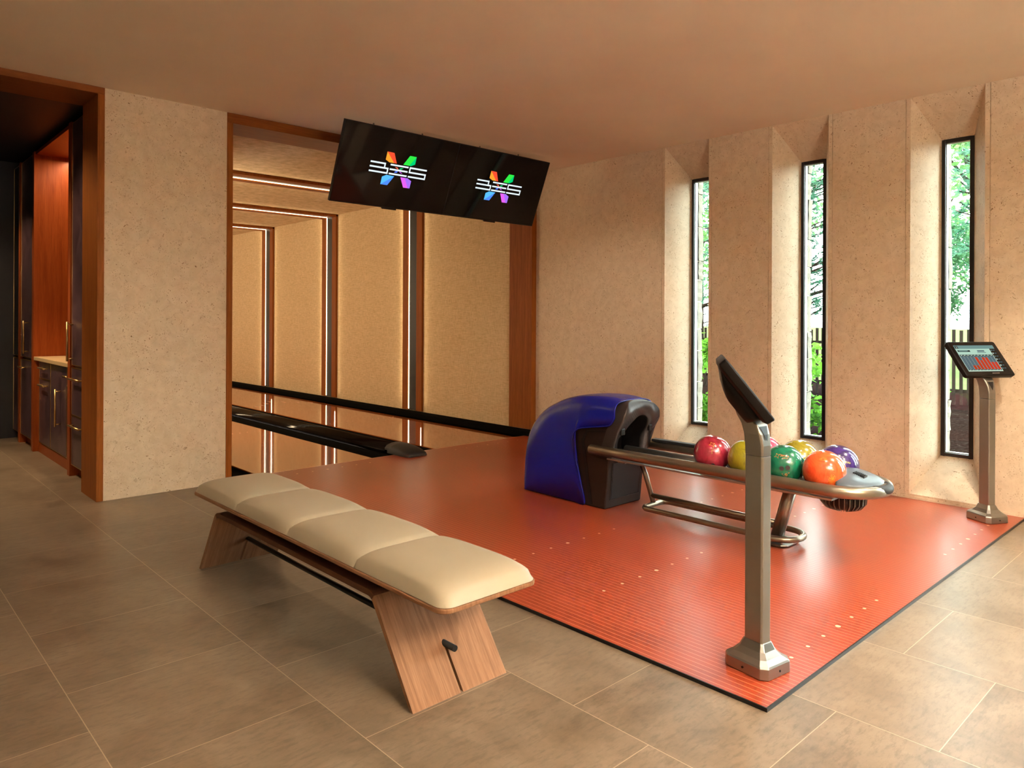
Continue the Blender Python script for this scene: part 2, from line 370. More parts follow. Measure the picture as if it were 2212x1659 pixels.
for c in BAYS:
    panel(edge, c+HB); edge = c-HB
    yl, yr = c+HB, c-HB; il, ir = c+WH, c-WH
    m.face([(0, yl, SZ), (WX, il, WZ0), (WX, il, WZ1), (0, yl, CEIL)])
    m.face([(0, yr, SZ), (WX, ir, WZ0), (WX, ir, WZ1), (0, yr, CEIL)])
    m.face([(0, yl, SZ), (0, yr, SZ), (WX, ir, WZ0), (WX, il, WZ0)])
    m.face([(0, yl, CEIL), (0, yr, CEIL), (WX, ir, WZ1), (WX, il, WZ1)])
    wq(yl, yr, 0, SZ)
    # straight reveal, then an outward flare added to let more sky in
    P = [(il, WZ0), (il, WZ1), (ir, WZ1), (ir, WZ0)]; Q = [(il, WZ0-0.02), (il, WZ1+0.16), (ir-0.20, WZ1+0.16), (ir-0.20, WZ0-0.02)]
    for a, b_ in ((0, 1), (1, 2), (2, 3), (3, 0)):
        m.face([(WX, *P[a]), (WX, *P[b_]), (0.30, *P[b_]), (0.30, *P[a])]); m.face([(0.30, *P[a]), (0.30, *P[b_]), (0.40, *Q[b_]), (0.40, *Q[a])])
panel(edge, -5.6)
# opening of the added, unseen glass door, then plain wall again
m.face([(0, -5.6, 0), (0.41, -5.6, 0), (0.41, -5.6, CEIL), (0, -5.6, CEIL)]); m.face([(0, -6.3, 0), (0.41, -6.3, 0), (0.41, -6.3, CEIL), (0, -6.3, CEIL)])
wq(-6.3, YB); wq(-5.6, -6.3, 2.65, CEIL); m.face([(0, -5.6, 2.65), (0, -6.3, 2.65), (0.41, -6.3, 2.65), (0.41, -5.6, 2.65)])
# exterior face
ex = [(0.05, None)]
ys = [0.3] + sum([[c+WH, c-WH-0.20] for c in BAYS], [])+[-5.6]
for i in range(0, len(ys), 2): m.face([(0.40, ys[i], -0.3), (0.40, ys[i+1], -0.3), (0.40, ys[i+1], 3.1), (0.40, ys[i], 3.1)])
for c in BAYS:
    m.face([(0.40, c+WH, -0.3), (0.40, c-WH-0.2, -0.3), (0.40, c-WH-0.2, WZ0-0.02), (0.40, c+WH, WZ0-0.02)]); m.face([(0.40, c+WH, WZ1+0.16), (0.40, c-WH-0.2, WZ1+0.16), (0.40, c-WH-0.2, 3.1), (0.40, c+WH, 3.1)])
struct('wall_right', m, M['stone'], recalc=False)
for i, c in enumerate(BAYS):
    il, ir = c+WH, c-WH; f = 0.024
    m = MB(); x0, x1 = WX-0.006, WX+0.055
    m.box(x0, x1, ir, ir+f, WZ0, WZ1); m.box(x0, x1, il-f, il, WZ0, WZ1); m.box(x0, x1, ir+f, il-f, WZ0, WZ0+f); m.box(x0, x1, ir+f, il-f, WZ1-f, WZ1)
    wn = struct('window_%d' % (i+1), m, M['winframe'], bevel=0.002)
    m = MB(); g = 0.006
    for (a, b_, p, q) in ((ir+f, ir+f+g, WZ0+f, WZ1-f), (il-f-g, il-f, WZ0+f, WZ1-f), (ir+f, il-f, WZ0+f, WZ0+f+g), (ir+f, il-f, WZ1-f-g, WZ1-f)): m.box(x0+0.014, x1-0.014, a, b_, p, q)
    obj('glazing_bead', m, M['alu'], wn)
    obj('window_pane', box(WX+0.028, WX+0.034, ir+f, il-f, WZ0+f, WZ1-f), M['glass'], wn)
# rough stone blocks of the outside jambs
def rough_jamb(c):
    m = MB(); rnd = random.Random(int(-c*100))
    for side in (1,):
        z = -0.1
        while z < 2.9:
            h = rnd.uniform(0.16, 0.34); d = rnd.uniform(0.012, 0.03); e = rnd.uniform(0.008, 0.022)
            ya = c+side*(WH-d*0.9); yb = c+side*(WH+0.16)
            a, b_ = min(ya, yb), max(ya, yb)
            n = 5
            rows = []
            for k in range(n+1):
                zz = z+0.004+(h-0.008)*k/n; jy = side*rnd.uniform(-0.004, 0.004); jx = rnd.uniform(-0.006, 0.006)
                inner = c+side*(WH-d*0.8)+jy
                rows.append([(0.325, inner, zz), (0.385+e+jx, inner, zz), (0.385+e+jx, yb, zz), (0.325, yb, zz)])
            vs = m.grid(rows, None, False, close=True)
            m.bm.faces.new(vs[0]); m.bm.faces.new(vs[-1][::-1]); z += h
    return m
for i, c in enumerate(BAYS[:3]): struct('trim_%d' % (i+20), rough_jamb(c), M['stone_out'])
# frame of the guessed glass door, added out of view to light the room
m = MB()
for y in (-5.6, -6.24): m.box(0.2, 0.26, y-0.06, y, 0.0, 2.65)
m.box(0.2, 0.26, -6.24, -5.66, 2.59, 2.65); m.box(0.2, 0.26, -6.24, -5.66, 0.0, 0.05); gd = struct('window_5', m, M['winframe'])
obj('window_pane', box(0.225, 0.231, -6.24, -5.66, 0.05, 2.59), M['glass'], gd)

# back wall with doorway and lane opening
JX0, JX1 = -4.215, -4.172; LX0, LX1 = -3.334, -3.288; RX0, RX1 = -0.066, 0.006
struct('wall_back', box(JX1, LX0, 0, 0.39, 0, CEIL), M['stone'])
struct('wall_left_back', box(XB, -7.3, 0, 0.39, 0, CEIL), M['stone'])
struct('wall_front', box(XB, 0.4, YB-0.2, YB, 0, CEIL), M['stone'])
struct('wall_outer_right', box(0.0, 0.41, YB-0.2, -6.3, -0.1, CEIL), M['stone'])
struct('wall_left', box(XB-0.2, XB, YB, 3.6, 0, CEIL), M['stone'])
# trims
struct('trim_1', box(JX0, JX1, -0.004, 0.40, 0, 2.776), M['woodV'], bevel=0.002)
struct('trim_2', box(-7.3, JX1, -0.004, 0.40, 2.776, CEIL), M['woodX'], bevel=0.002)
struct('trim_3', box(LX0, LX1, -0.004, 0.36, 0, 2.747), M['woodV'], bevel=0.002)
struct('trim_4', box(LX0, RX1, -0.004, 0.36, 2.747, CEIL), M['woodX'], bevel=0.002)
struct('trim_5', box(RX0, RX1, -0.004, 0.349, 0.075, 2.747), M['woodV'], bevel=0.002)
struct('trim_6', box(-7.34, -7.3, -0.004, 0.40, 0, 2.776), M['woodV'], bevel=0.002)

# ------------------------------------------------------------------ bar corridor behind the left doorway
struct('wall_corridor_end', box(-7.3, -3.3, 3.535, 3.70, 0, 2.95), M['navy'])
struct('wall_corridor_left', box(-7.4, -7.3, 0.39, 3.6, 0, 2.95), M['navy'])
struct('wall_corridor_right', box(-3.52, -3.44, 0.39, 3.54, 0, 2.95), M['navy'])
struct('ceiling_corridor', box(-7.4, -3.4, 0.40, 3.6, 2.86, 2.98), M['dark'])
XC = -4.154
# wooden stiles that run floor to ceiling
for i, (a, b_) in enumerate(((1.044, 1.119), (2.461, 2.537), (3.131, 3.20))):
    o = obj('divider_panel', box(XC, -3.56, a, b_, 0, 2.80), M['woodred'], bevel=0.002)
    tag(o, ['full-height red wood divider between the nearest tall cabinet and the alcove', 'full-height red wood divider on the far side of the counter alcove', 'full-height red wood divider beside the farthest glossy cabinet'][i], 'divider panel', 'wood dividers of the bar cabinets')
def bar_handle(root, x, y0, y1, z0, z1, r=0.008):
    mb = MB()
    if z1-z0 > y1-y0:
        y = (y0+y1)/2; mb.tube([(x-0.042, y, z0), (x-0.042, y, z1)], r, 10); mb.tube([(x-0.042, y, z0+0.02), (x, y, z0+0.02)], r*0.7, 8); mb.tube([(x-0.042, y, z1-0.02), (x, y, z1-0.02)], r*0.7, 8)
    else:
        z = (z0+z1)/2; mb.tube([(x-0.035, y0, z), (x-0.035, y1, z)], r, 10); mb.tube([(x-0.035, y0+0.02, z), (x, y0+0.02, z)], r*0.7, 8); mb.tube([(x-0.035, y1-0.02, z), (x, y1-0.02, z)], r*0.7, 8)
    return obj('handle', mb, M['brass'], root)
def front(root, name, x, y0, y1, z0, z1, handle=None, mat='lacquer'):
    e = 0.006
    d = obj(name, box(x, x+0.02, y0+e, y1-e, z0+e, z1-e), M[mat], root, bevel=0.002)
    mb = MB(); t = 0.007
    mb.box(x-0.002, x+0.018, y0+0.002, y0+t, z0+0.002, z1-0.002); mb.box(x-0.002, x+0.018, y1-t, y1-0.002, z0+0.002, z1-0.002)
    mb.box(x-0.002, x+0.018, y0+t, y1-t, z0+0.002, z0+t); mb.box(x-0.002, x+0.018, y0+t, y1-t, z1-t, z1-0.002)
    obj('brass_edge', mb, M['brass'], d, label='thin brass edge')
    if handle: bar_handle(d, x, *handle)
    return d
def cabinet(loc_y, label, x=XC+0.012, z1=2.79, y0=0.4, y1=1.0, base_h=0.09):
    t = thing('tall_cabinet', (-3.8, (y0+y1)/2, 0), label, 'cabinet', 'cabinets of the bar corridor')
    obj('carcass', box(x+0.022, -3.57, y0+0.003, y1-0.003, base_h, z1), M['lacquer'], t)
    obj('toe_kick', box(x+0.05, -3.57, y0+0.003, y1-0.003, 0, base_h-0.001), M['woodred'], t)
    return t
t = cabinet(0, 'tall plum lacquer cabinet right beside the wooden door jamb', y0=0.405, y1=1.042)
front(t, 'drawer', XC+0.012, 0.405, 1.042, 0.09, 0.485, (0.66, 0.99, 0.40, 0.42))
front(t, 'drawer', XC+0.012, 0.405, 1.042, 0.485, 0.86, (0.66, 0.99, 0.765, 0.785))
front(t, 'door', XC+0.012, 0.405, 1.042, 0.875, 2.79, (0.985, 1.0, 0.91, 1.22))
t = cabinet(0, 'tall plum lacquer cabinet on the far side of the counter alcove', y0=2.540, y1=3.128)
front(t, 'drawer', XC+0.012, 2.54, 3.128, 0.09, 0.84, (2.86, 3.07, 0.755, 0.77))
front(t, 'door', XC+0.012, 2.54, 3.128, 0.86, 2.79, (2.74, 2.755, 0.905, 1.22))
t = cabinet(0, 'farthest tall cabinet with reflective dark glass front', y0=3.203, y1=3.53)
front(t, 'drawer', XC+0.012, 3.203, 3.53, 0.09, 0.84); front(t, 'glass_door', XC+0.012, 3.203, 3.53, 0.86, 2.79, mat='blackgloss')
# base cabinet with alcove
t = thing('base_cabinet', (-3.8, 1.8, 0), 'low plum lacquer cabinet under the beige counter in the wood alcove', 'cabinet', 'cabinets of the bar corridor')
XR = -4.115
obj('carcass', box(XR+0.022, -3.57, 1.122, 2.458, 0.09, 0.852), M['lacquer'], t); obj('toe_kick', box(XR+0.004, -3.57, 1.122, 2.458, 0, 0.089), M['woodred'], t)
front(t, 'drawer', XR, 1.925, 2.40, 0.69, 0.85, (2.02, 2.27, 0.785, 0.80)); front(t, 'drawer', XR, 1.925, 2.40, 0.095, 0.69, (2.02, 2.27, 0.63, 0.645))
front(t, 'door', XR, 1.325, 1.925, 0.095, 0.85, (1.53, 1.545, 0.335, 0.65))
front(t, 'drawer', XR, 1.122, 1.325, 0.69, 0.85, (1.15, 1.30, 0.765, 0.78)); front(t, 'door', XR, 1.122, 1.325, 0.095, 0.69)
tag(obj('countertop', box(-4.15, -3.57, 1.121, 2.459, 0.853, 0.886), M['marble'], bevel=0.003), 'beige stone countertop on the low cabinet in the wood alcove', 'countertop')
m = MB()
for k in range(6): m.box(-3.575, -3.565, 1.122+k*0.2228, 1.122+(k+1)*0.2228-0.007, 0.889, 2.79)
m.box(-4.14, -3.57, 1.122, 2.458, 2.77, 2.80)
tag(obj('alcove_back_panel', m, M['woodred']), 'red wood panelling lining the back and top of the counter alcove', 'wall panelling')
# corridor lights
light('corridor_beam', 'SPOT', (-5.2, 1.6, 2.83), 150, WARM2, aim=(-4.75, 1.5, 0), spot_size=math.radians(80), spot_blend=0.5, shadow_soft_size=0.04)
light('corridor_beam', 'SPOT', (-5.3, 0.75, 2.83), 70, WARM2, aim=(-4.3, 0.45, 0.5), spot_size=math.radians(100), spot_blend=0.6, shadow_soft_size=0.04)  # unseen spot added to brighten the inner face of the door jamb
light('alcove_strip', 'AREA', (-3.85, 1.8, 2.74), 14, WARM2, aim=(-3.85, 1.8, 0), shape='RECTANGLE', size=0.05, size_y=1.2)
light('corridor_beam', 'SPOT', (-4.9, 2.9, 2.83), 60, WARM2, aim=(-4.5, 2.9, 0), spot_size=math.radians(90), spot_blend=0.5, shadow_soft_size=0.04)

# ------------------------------------------------------------------ lane room
PZ = 0.012; LYE = 12.0; FY = -0.035
struct('wall_lane_right', box(-0.03, 0.0, 0.36, LYE, 0, 2.92), M['fabric'])
struct('wall_lane_left', box(-3.44, -3.33, 0.36, LYE, 0, 2.92), M['fabric'])
struct('wall_lane_end', box(-3.44, 0.0, LYE, LYE+0.1, 0, 2.92), M['fabric'])
struct('ceiling_lane', box(-3.44, 0.0, 0.36, LYE, 2.795, 2.95), M['fabric'])
struct('ceiling_roof', box(-9.3, 0.40, -9.3, LYE+0.3, 3.13, 3.3), M['dark'])
struct('wall_lane_outer', box(0.0, 0.40, 0.03, LYE+0.2, 0, 3.0), M['stone'])
struct('floor_lane', box(-3.33, 0.0, 0.0, LYE, -0.1, -0.06), M['gutter'])
RIBS = [2.195, 4.345, 6.46, 8.6, 10.75]
for i, y in enumerate(RIBS):
    t = thing('wall_rib', (-0.05, y, 0), ['nearest lit wooden rib crossing the fabric wall and ceiling of the lane room', 'second lit wooden rib from the opening, on the lane room wall and ceiling', 'third lit wooden rib along the lane room, left of the other ribs in view', 'fourth lit rib, far down the lane room', 'last lit rib, farthest down the lane room'][i], 'light rib', 'lit ribs of the lane room')
    a, b_ = y-0.21, y+0.21; gi, go = y-0.092, y+0.092
    m = MB()
    for (p, q) in ((a, gi), (go, b_)):
        m.box(-0.062, -0.031, p, q, 0.078, 2.794); m.box(-3.20, -0.031, p, q, 2.760, 2.794)
        m.box(-3.329, -3.285, p, q, 0.078, 2.794)
    obj('rib_frame', m, M['woodV'], t, bevel=0.003)
    m = MB(); m.box(-0.045, -0.031, gi, go, 0.078, 2.78); m.box(-3.28, -0.045, gi, go, 2.778, 2.794)
    obj('groove', m, M['black'], t)
    for (p, q) in ((gi+0.002, gi+0.012), (go-0.012, go-0.002)):
        m = MB(); m.box(-0.049, -0.0455, p, q, 0.09, 2.77); m.box(-3.24, -0.05, p, q, 2.773, 2.7775)
        obj('light_strip', m, M['led'], t)
    for s, yy in ((-1, a-0.012), (1, b_+0.012)):
        d = light('rib_glow', 'AREA', (-0.075, yy, 1.45), (1.6 if s > 0 else 0.8), WARM2, aim=(-0.062+0.06, yy+s*0.12, 1.45), shape='RECTANGLE', size=0.012, size_y=2.6)
        d.rotation_euler = (Vector((0.10, s*1.0, 0))).to_track_quat('-Z', 'Y').to_euler()
        d2 = light('rib_glow', 'AREA', (-1.7, yy, 2.74), (2.5 if s > 0 else 1.2), WARM2, shape='RECTANGLE', size=3.1, size_y=0.012)
        d2.rotation_euler = (Vector((0, s*1.0, 0.10))).to_track_quat('-Z', 'Y').to_euler()
for y in RIBS:   # unseen fill lamps on the opposite wall, added to brighten the fabric
    light('lane_fill', 'AREA', (-3.275, y, 1.45), 26, WARM2, aim=(0, y, 1.3), shape='RECTANGLE', size=0.1, size_y=2.5)
# lanes
def lane(x0, x1, label):
    t = thing('bowling_lane', ((x0+x1)/2, 0.05, 0), label, 'bowling lane', 'pair of bowling lanes')
    obj('lane_bed', box(x0, x1, 0.0484, LYE-0.2, -0.05, PZ), M['lane'], t)
    for gx0, gx1 in ((x0-0.226, x0-0.002), (x1+0.002, x1+0.226)):
        cx = (gx0+gx1)/2; r = (gx1-gx0)/2
        prof = [(cx-r*math.cos(math.radians(a)), 0.004-0.052*math.sin(math.radians(a))) for a in range(0, 181, 15)]
        mb = MB(); mb.grid([[(x, 0.052, z) for x, z in prof], [(x, LYE-0.2, z) for x, z in prof]], None, True)
        obj('gutter', mb, M['gutter'], t)
    for k in range(7):
        mb = MB(); xx = x0+(5+5*k-0.5)*0.02735
        yy = 4.80-0.152*abs(3-k)
        mb.face([(xx-0.014, yy-0.09, PZ+0.0008), (xx+0.014, yy-0.09, PZ+0.0008), (xx, yy+0.09, PZ+0.0008)]); obj('aiming_arrow', mb, M['dot'], t, recalc=False)
    for k in (3, 5, 8, 11, 14):
        for xx in (x0+k*0.02735, x1-k*0.02735):
            mb = MB(); pts = [(xx+0.008*math.cos(2*PI*j/12), 2.2+0.008*math.sin(2*PI*j/12), PZ+0.0008) for j in range(12)]; mb.face(pts); obj('guide_dot', mb, M['dot'], t, recalc=False)
lane(-3.06, -2.004, 'left glossy bowling lane, nearest the stone wall')
lane(-1.306, -0.258, 'right glossy bowling lane beside the fabric wall')
tag(obj('foul_line', box(-3.28, -0.068, 0.0425, 0.0480, 0.0, PZ+0.0002), M['dot']), 'thin pale foul line where the red approach meets the lanes', 'foul line')
# side gutter mouldings
tag(obj('gutter_moulding', MB().prism([(-0.068, 0.0), (-0.068, 0.076), (-0.085, 0.078), (-0.11, 0.05), (-0.12, 0.004), (-0.12, 0.0)], 'y', -0.02, LYE-0.2), M['gutter'], bevel=0.002), 'long black moulding at the foot of the fabric lane wall', 'moulding')
tag(obj('gutter_moulding', MB().prism([(-3.283, 0.0), (-3.283, 0.076), (-3.265, 0.078), (-3.25, 0.004), (-3.25, 0.0)], 'y', 0.05, LYE-0.2), M['gutter'], bevel=0.002), 'black moulding on the far left edge of the lanes behind the bench end', 'moulding')
# central capping between the lanes
t = thing('lane_divider', (-1.655, 0.1, 0), 'long glossy black ball track cover running between the two lanes', 'lane divider')
prof = [(-1.775, 0.0), (-1.775, 0.040), (-1.752, 0.062), (-1.70, 0.076), (-1.655, 0.080), (-1.61, 0.076), (-1.558, 0.062), (-1.535, 0.040), (-1.535, 0.0)]
obj('cover', MB().prism(prof, 'y', 0.16, LYE-0.2, smooth=True), M['blackgloss'], t)
rows = []
for k, (yy, sw, sz) in enumerate(((0.20, 1.06, 1.10), (0.10, 1.10, 1.12), (0.02, 1.10, 1.05), (-0.06, 1.04, 0.85), (-0.13, 0.92, 0.55), (-0.165, 0.78, 0.25))):
    rows.append([(-1.655+(x+1.655)*min(sw, 1.0), yy, PZ+0.0005+max(z, 0)*sz) for x, z in prof])
mb = MB(); vs = mb.grid(rows, None, True); mb.bm.faces.new(vs[-1]); mb.bm.faces.new(vs[0][::-1])
obj('end_cap', mb, M['rubber'], t)

# ------------------------------------------------------------------ red approach platform
PF, PR = -3.3418, -4.3998
t = thing('approach_platform', (-1.7, -2.2, 0), 'large red approach floor with fine pale board lines in front of the lanes', 'approach floor')
obj('deck', box(PF+0.005, -0.001, PR+0.005, 0.042, 0, PZ), M['approach'], t)
m = MB(); m.box(PF, PF+0.0048, PR, -0.004, 0, PZ+0.0012); m.box(PF+0.0048, -0.001, PR, PR+0.0048, 0, PZ+0.0012)
obj('edge_trim', m, M['black'], t, label='thin black edge strip')
def dots(name, rows):
    for (xs, y) in rows:
        for k, x in enumerate(xs):
            mb = MB()
            r = 0.011 if (len(xs) == 7 and k == 3) else 0.0078
            mb.face([(x+r*math.cos(2*PI*j/14), y+r*math.sin(2*PI*j/14), PZ+0.0008) for j in range(14)]); obj(name, mb, M['dot'], t, recalc=False)
r1 = [-2.9419+0.1351*k for k in range(7)]; r2 = [x+1.752 for x in r1]
dots('marker_dot', [(r1, -2.797), (r2, -2.797), (r1, -3.3926), (r2, -3.3926), (r1, -4.2862), (r2, -4.2862), ([x for x in r1], -0.12), (r2, -0.12)])
struct('baseboard_right', box(-0.006, -0.0005, -4.38, -0.01, 0.0125, 0.030), M['stone'])

# ------------------------------------------------------------------ bench
t = thing('bench', (-3.99, -2.8, 0), 'long beige leather padded bench with bent walnut legs on the stone floor', 'bench')
BX0, BX1, BY0, BY1, BZ = -4.205, -3.795, -3.82, -1.765, 0.385
def rrect(x0, x1, y0, y1, r, n=6):
    p = []
    for (cx, cy, a) in ((x1-r, y1-r, 0), (x0+r, y1-r, 90), (x0+r, y0+r, 180), (x1-r, y0+r, 270)): p += arc(cx, cy, r, a, a+90, n)
    return p
obj('seat_board', MB().prism(rrect(BX0, BX1, BY0, BY1, 0.04), 'z', BZ-0.016, BZ), M['walnut'], t, bevel=0.004)
L = (BY1-BY0)/4
def cushion(i):
    y0 = BY0+L*i; y1 = y0+L; x0, x1 = BX0+0.004, BX1-0.004
    mb = MB(); nx, ny = 28, 30; rows = []
    cyc, cxc = (y0+y1)/2, (x0+x1)/2
    for j in range(ny+1):
        v = j/ny*2-1; row = []
        for k in range(nx+1):
            u = k/nx*2-1
            # rounded plan corners on the bench ends
            X = u; Y = v
            hx = (1-abs(u)**5.0)**0.42 if abs(u) < 1 else 0
            e0 = (i == 0 and v < 0) or (i == 3 and v > 0)
            hy = ((1-abs(v)**4.0)**0.5 if abs(v) < 1 else 0) if e0 else (0.60+0.40*((1-abs(v)**3.2)**0.55 if abs(v) < 1 else 0))
            h = 0.066*min(hx, 1)*hy
            rr = 0.045; px = cxc+u*(x1-x0)/2; py = cyc+v*L/2
            if e0:
                ex_ = abs(px-cxc)-((x1-x0)/2-rr); ey_ = abs(py-(BY0 if i == 0 else BY1)); ey_ = rr-ey_
                if ex_ > 0 and ey_ > 0:
                    d = math.hypot(ex_, ey_)
                    if d > 1e-6:
                        f = rr/d*max(ex_, ey_)/rr; px = cxc+math.copysign((x1-x0)/2-rr+ex_*f, u); yy = ey_*f
                        py = (BY0+rr-yy) if i == 0 else (BY1-rr+yy)
            row.append((px, py, BZ+0.002+h))
        rows.append(row)
    mb.grid(rows, None, True)
    mb.grid([[ (p[0], p[1], BZ+0.002) for p in (rows[0][0], rows[0][-1])], [(p[0], p[1], BZ+0.002) for p in (rows[-1][0], rows[-1][-1])]], None, False)
    return obj('seat_cushion', mb, M['leather'], t)
for i in range(4): cushion(i)
obj('spine', MB().prism([(-1.93, 0.369), (-2.08, 0.335), (-2.12, 0.302), (-3.33, 0.302), (-3.42, 0.33), (-3.66, 0.369)], 'x', -4.11, -3.87), M['black'], t)
# bent plywood arch: outer profile in (y, z)
def arch_profile():
    o = [(-1.80, 0.0)]
    o += [(-1.985+0.0, 0.262)]
    return o
def bent(outer, th):
    pts = [Vector((a, b)) for a, b in outer]; inner = []
    for k, p in enumerate(pts):
        tdir = (pts[min(k+1, len(pts)-1)]-pts[max(k-1, 0)]).normalized(); nn = Vector((tdir.y, -tdir.x)); inner.append(p+nn*th)
    return pts, inner
def fillet(a, b, c, r, n=6):
    a, b, c = Vector(a), Vector(b), Vector(c); u = (a-b).normalized(); v = (c-b).normalized(); ang = u.angle(v); d = r/math.tan(ang/2)
    p0, p1 = b+u*d, b+v*d; out = []
    for k in range(n+1):
        s = k/n; out.append((p0*(1-s)**2+b*2*s*(1-s)+p1*s*s))
    return out
far_b, far_t, near_t, near_b = (-1.822, 0.0), (-2.025, 0.302), (-3.39, 0.302), (-3.622, 0.0)
path = [Vector(far_b)]+fillet(far_b, far_t, near_t, 0.04)+fillet(far_t, near_t, near_b, 0.05)+[Vector(near_b)]
outer, inner = bent(path, 0.022)
inner[0].y = 0; inner[-1].y = 0; inner[0].x -= 0.0; 
def arch_part(name, i0, i1, x0, x1, mat, slot=None):
    mb = MB(); poly = [tuple(p) for p in outer[i0:i1+1]]+[tuple(p) for p in inner[i0:i1+1][::-1]]
    mb.prism(poly, 'x', x0, x1); return mb
LXa, LXb, SLT = -4.182, -3.778, 0.005; XM = -3.98
n_out = len(outer)
mb = MB()
poly = [tuple(p) for p in outer[3:n_out-3]]+[tuple(p) for p in inner[3:n_out-3][::-1]]
obj('stretcher_board', MB().prism(poly, 'x', LXa, LXb), M['walnutShade'], t, bevel=0.002)
def leg(idx):
    if idx == 0: O, I = outer[:4], inner[:4]
    else: O, I = outer[-4:], inner[-4:]
    mb = MB()
    zs = 0.125
    # slot in the lower half: split into three prisms
    def cutz(P, z):
        a, b_ = (P[0], P[1]) if idx == 0 else (P[-1], P[-2]); s = (z-a.y)/(b_.y-a.y); return a+(b_-a)*s
    Oc, Ic = cutz(O, zs), cutz(I, zs)
    up = ([Oc]+list(O[1:]) if idx == 0 else list(O[:-1])+[Oc]); upi = ([Ic]+list(I[1:]) if idx == 0 else list(I[:-1])+[Ic])
    mb.prism([tuple(p) for p in up]+[tuple(p) for p in upi[::-1]], 'x', LXa, LXb)
    lo = [O[0] if idx == 0 else O[-1], Oc, Ic, I[0] if idx == 0 else I[-1]]
    mb.prism([tuple(p) for p in lo], 'x', LXa, XM-SLT); mb.prism([tuple(p) for p in lo], 'x', XM+SLT, LXb)
    return obj('leg', mb, M['walnut'], t)
leg(0); leg(1)
obj('rod', MB().tube([(XM, -1.885, 0.134), (XM, -3.60, 0.134)], 0.011, 14), M['black'], t)

# ------------------------------------------------------------------ televisions
TVB = Vector((-2.68, -0.381, 2.179)); EU = Vector((1, 0, 0)); EV = Vector((0, -0.3834, 0.9236)).normalized(); EN = EU.cross(EV)
M['white_e'] = emi('logo_white', (0.80, 0.92, 1.0), 1.0)
LOGO = {
 'o1': ([(0.4222, 0.4615), (0.5073, 0.3785), (0.4614, 0.3781), (0.4216, 0.3954)], (1.0, 0.36, 0.03)), 'o2': ([(0.4222, 0.4615), (0.4886, 0.4605), (0.5327, 0.3785), (0.5073, 0.3785)], (0.95, 0.08, 0.03)),
 'g1': ([(0.6437, 0.4600), (0.7095, 0.4600), (0.6554, 0.3783), (0.5971, 0.3788)], (0.03, 0.80, 0.06)), 'g2': ([(0.7095, 0.4600), (0.7103, 0.3961), (0.673, 0.3777), (0.6554, 0.3783)], (0.0, 0.62, 0.17)),
 'b1': ([(0.4593, 0.2738), (0.5349, 0.2717), (0.421, 0.1908), (0.421, 0.2539)], (0.10, 0.50, 1.0)), 'b2': ([(0.5349, 0.2717), (0.4871, 0.1911), (0.421, 0.1908)], (0.08, 0.26, 0.95)),
 'p1': ([(0.5958, 0.2726), (0.64, 0.2726), (0.69, 0.1910), (0.6447, 0.1905)], (0.75, 0.12, 0.85)), 'p2': ([(0.64, 0.2726), (0.668, 0.2726), (0.7089, 0.2537), (0.7089, 0.1914), (0.69, 0.1910)], (0.38, 0.15, 1.0)),
 's1': ([(0.5228, 0.3483), (0.5480, 0.3475), (0.5614, 0.3329), (0.553, 0.3329)], (0.9, 0.15, 0.08)), 's2': ([(0.5780, 0.3470), (0.6087, 0.3483), (0.585, 0.3345), (0.570, 0.334)], (0.02, 0.6, 0.15)),
 's3': ([(0.5384, 0.3160), (0.5590, 0.3170), (0.5512, 0.3032), (0.5235, 0.3020)], (0.10, 0.2, 0.9)), 's4': ([(0.5709, 0.3159), (0.5850, 0.3159), (0.6073, 0.3041), (0.5900, 0.3050)], (0.55, 0.1, 0.7)),
}
LM = {k: emi('logo_'+k, c, 1.0) for k, (p, c) in LOGO.items()}
TH = 0.013
def hb(u0, u1, v): return [(u0, v-TH/2), (u1, v-TH/2), (u1, v+TH/2), (u0, v+TH/2)]
def vb(u, v0, v1): return [(u-0.006, v0), (u+0.006, v0), (u+0.006, v1), (u-0.006, v1)]
BARS = [hb(0.288, 0.4317, 0.3625), hb(0.288, 0.4653, 0.3260), hb(0.288, 0.4653, 0.2880), vb(0.4257, 0.3325, 0.356), vb(0.4593, 0.2945, 0.3195),
        hb(0.4772, 0.6533, 0.3625), hb(0.4772, 0.6533, 0.3250), hb(0.4772, 0.6533, 0.2885),
        hb(0.6657, 0.8412, 0.3620), hb(0.6657, 0.8412, 0.3240), hb(0.6657, 0.8412, 0.2875), vb(0.6717, 0.3305, 0.3555), vb(0.8352, 0.294, 0.3175)]
def tvp(base, u, v, n=0.0): return base+EU*u+EV*v+EN*n
def pbox(mb, base, u0, u1, v0, v1, n0, n1):
    v = [mb.bm.verts.new(tvp(base, u, vv, n)) for u in (u0, u1) for vv in (v0, v1) for n in (n0, n1)]
    for q in ((0, 1, 3, 2), (4, 6, 7, 5), (0, 4, 5, 1), (2, 3, 7, 6), (0, 2, 6, 4), (1, 5, 7, 3)): mb.bm.faces.new([v[i] for i in q])
W, H = 1.120, 0.644
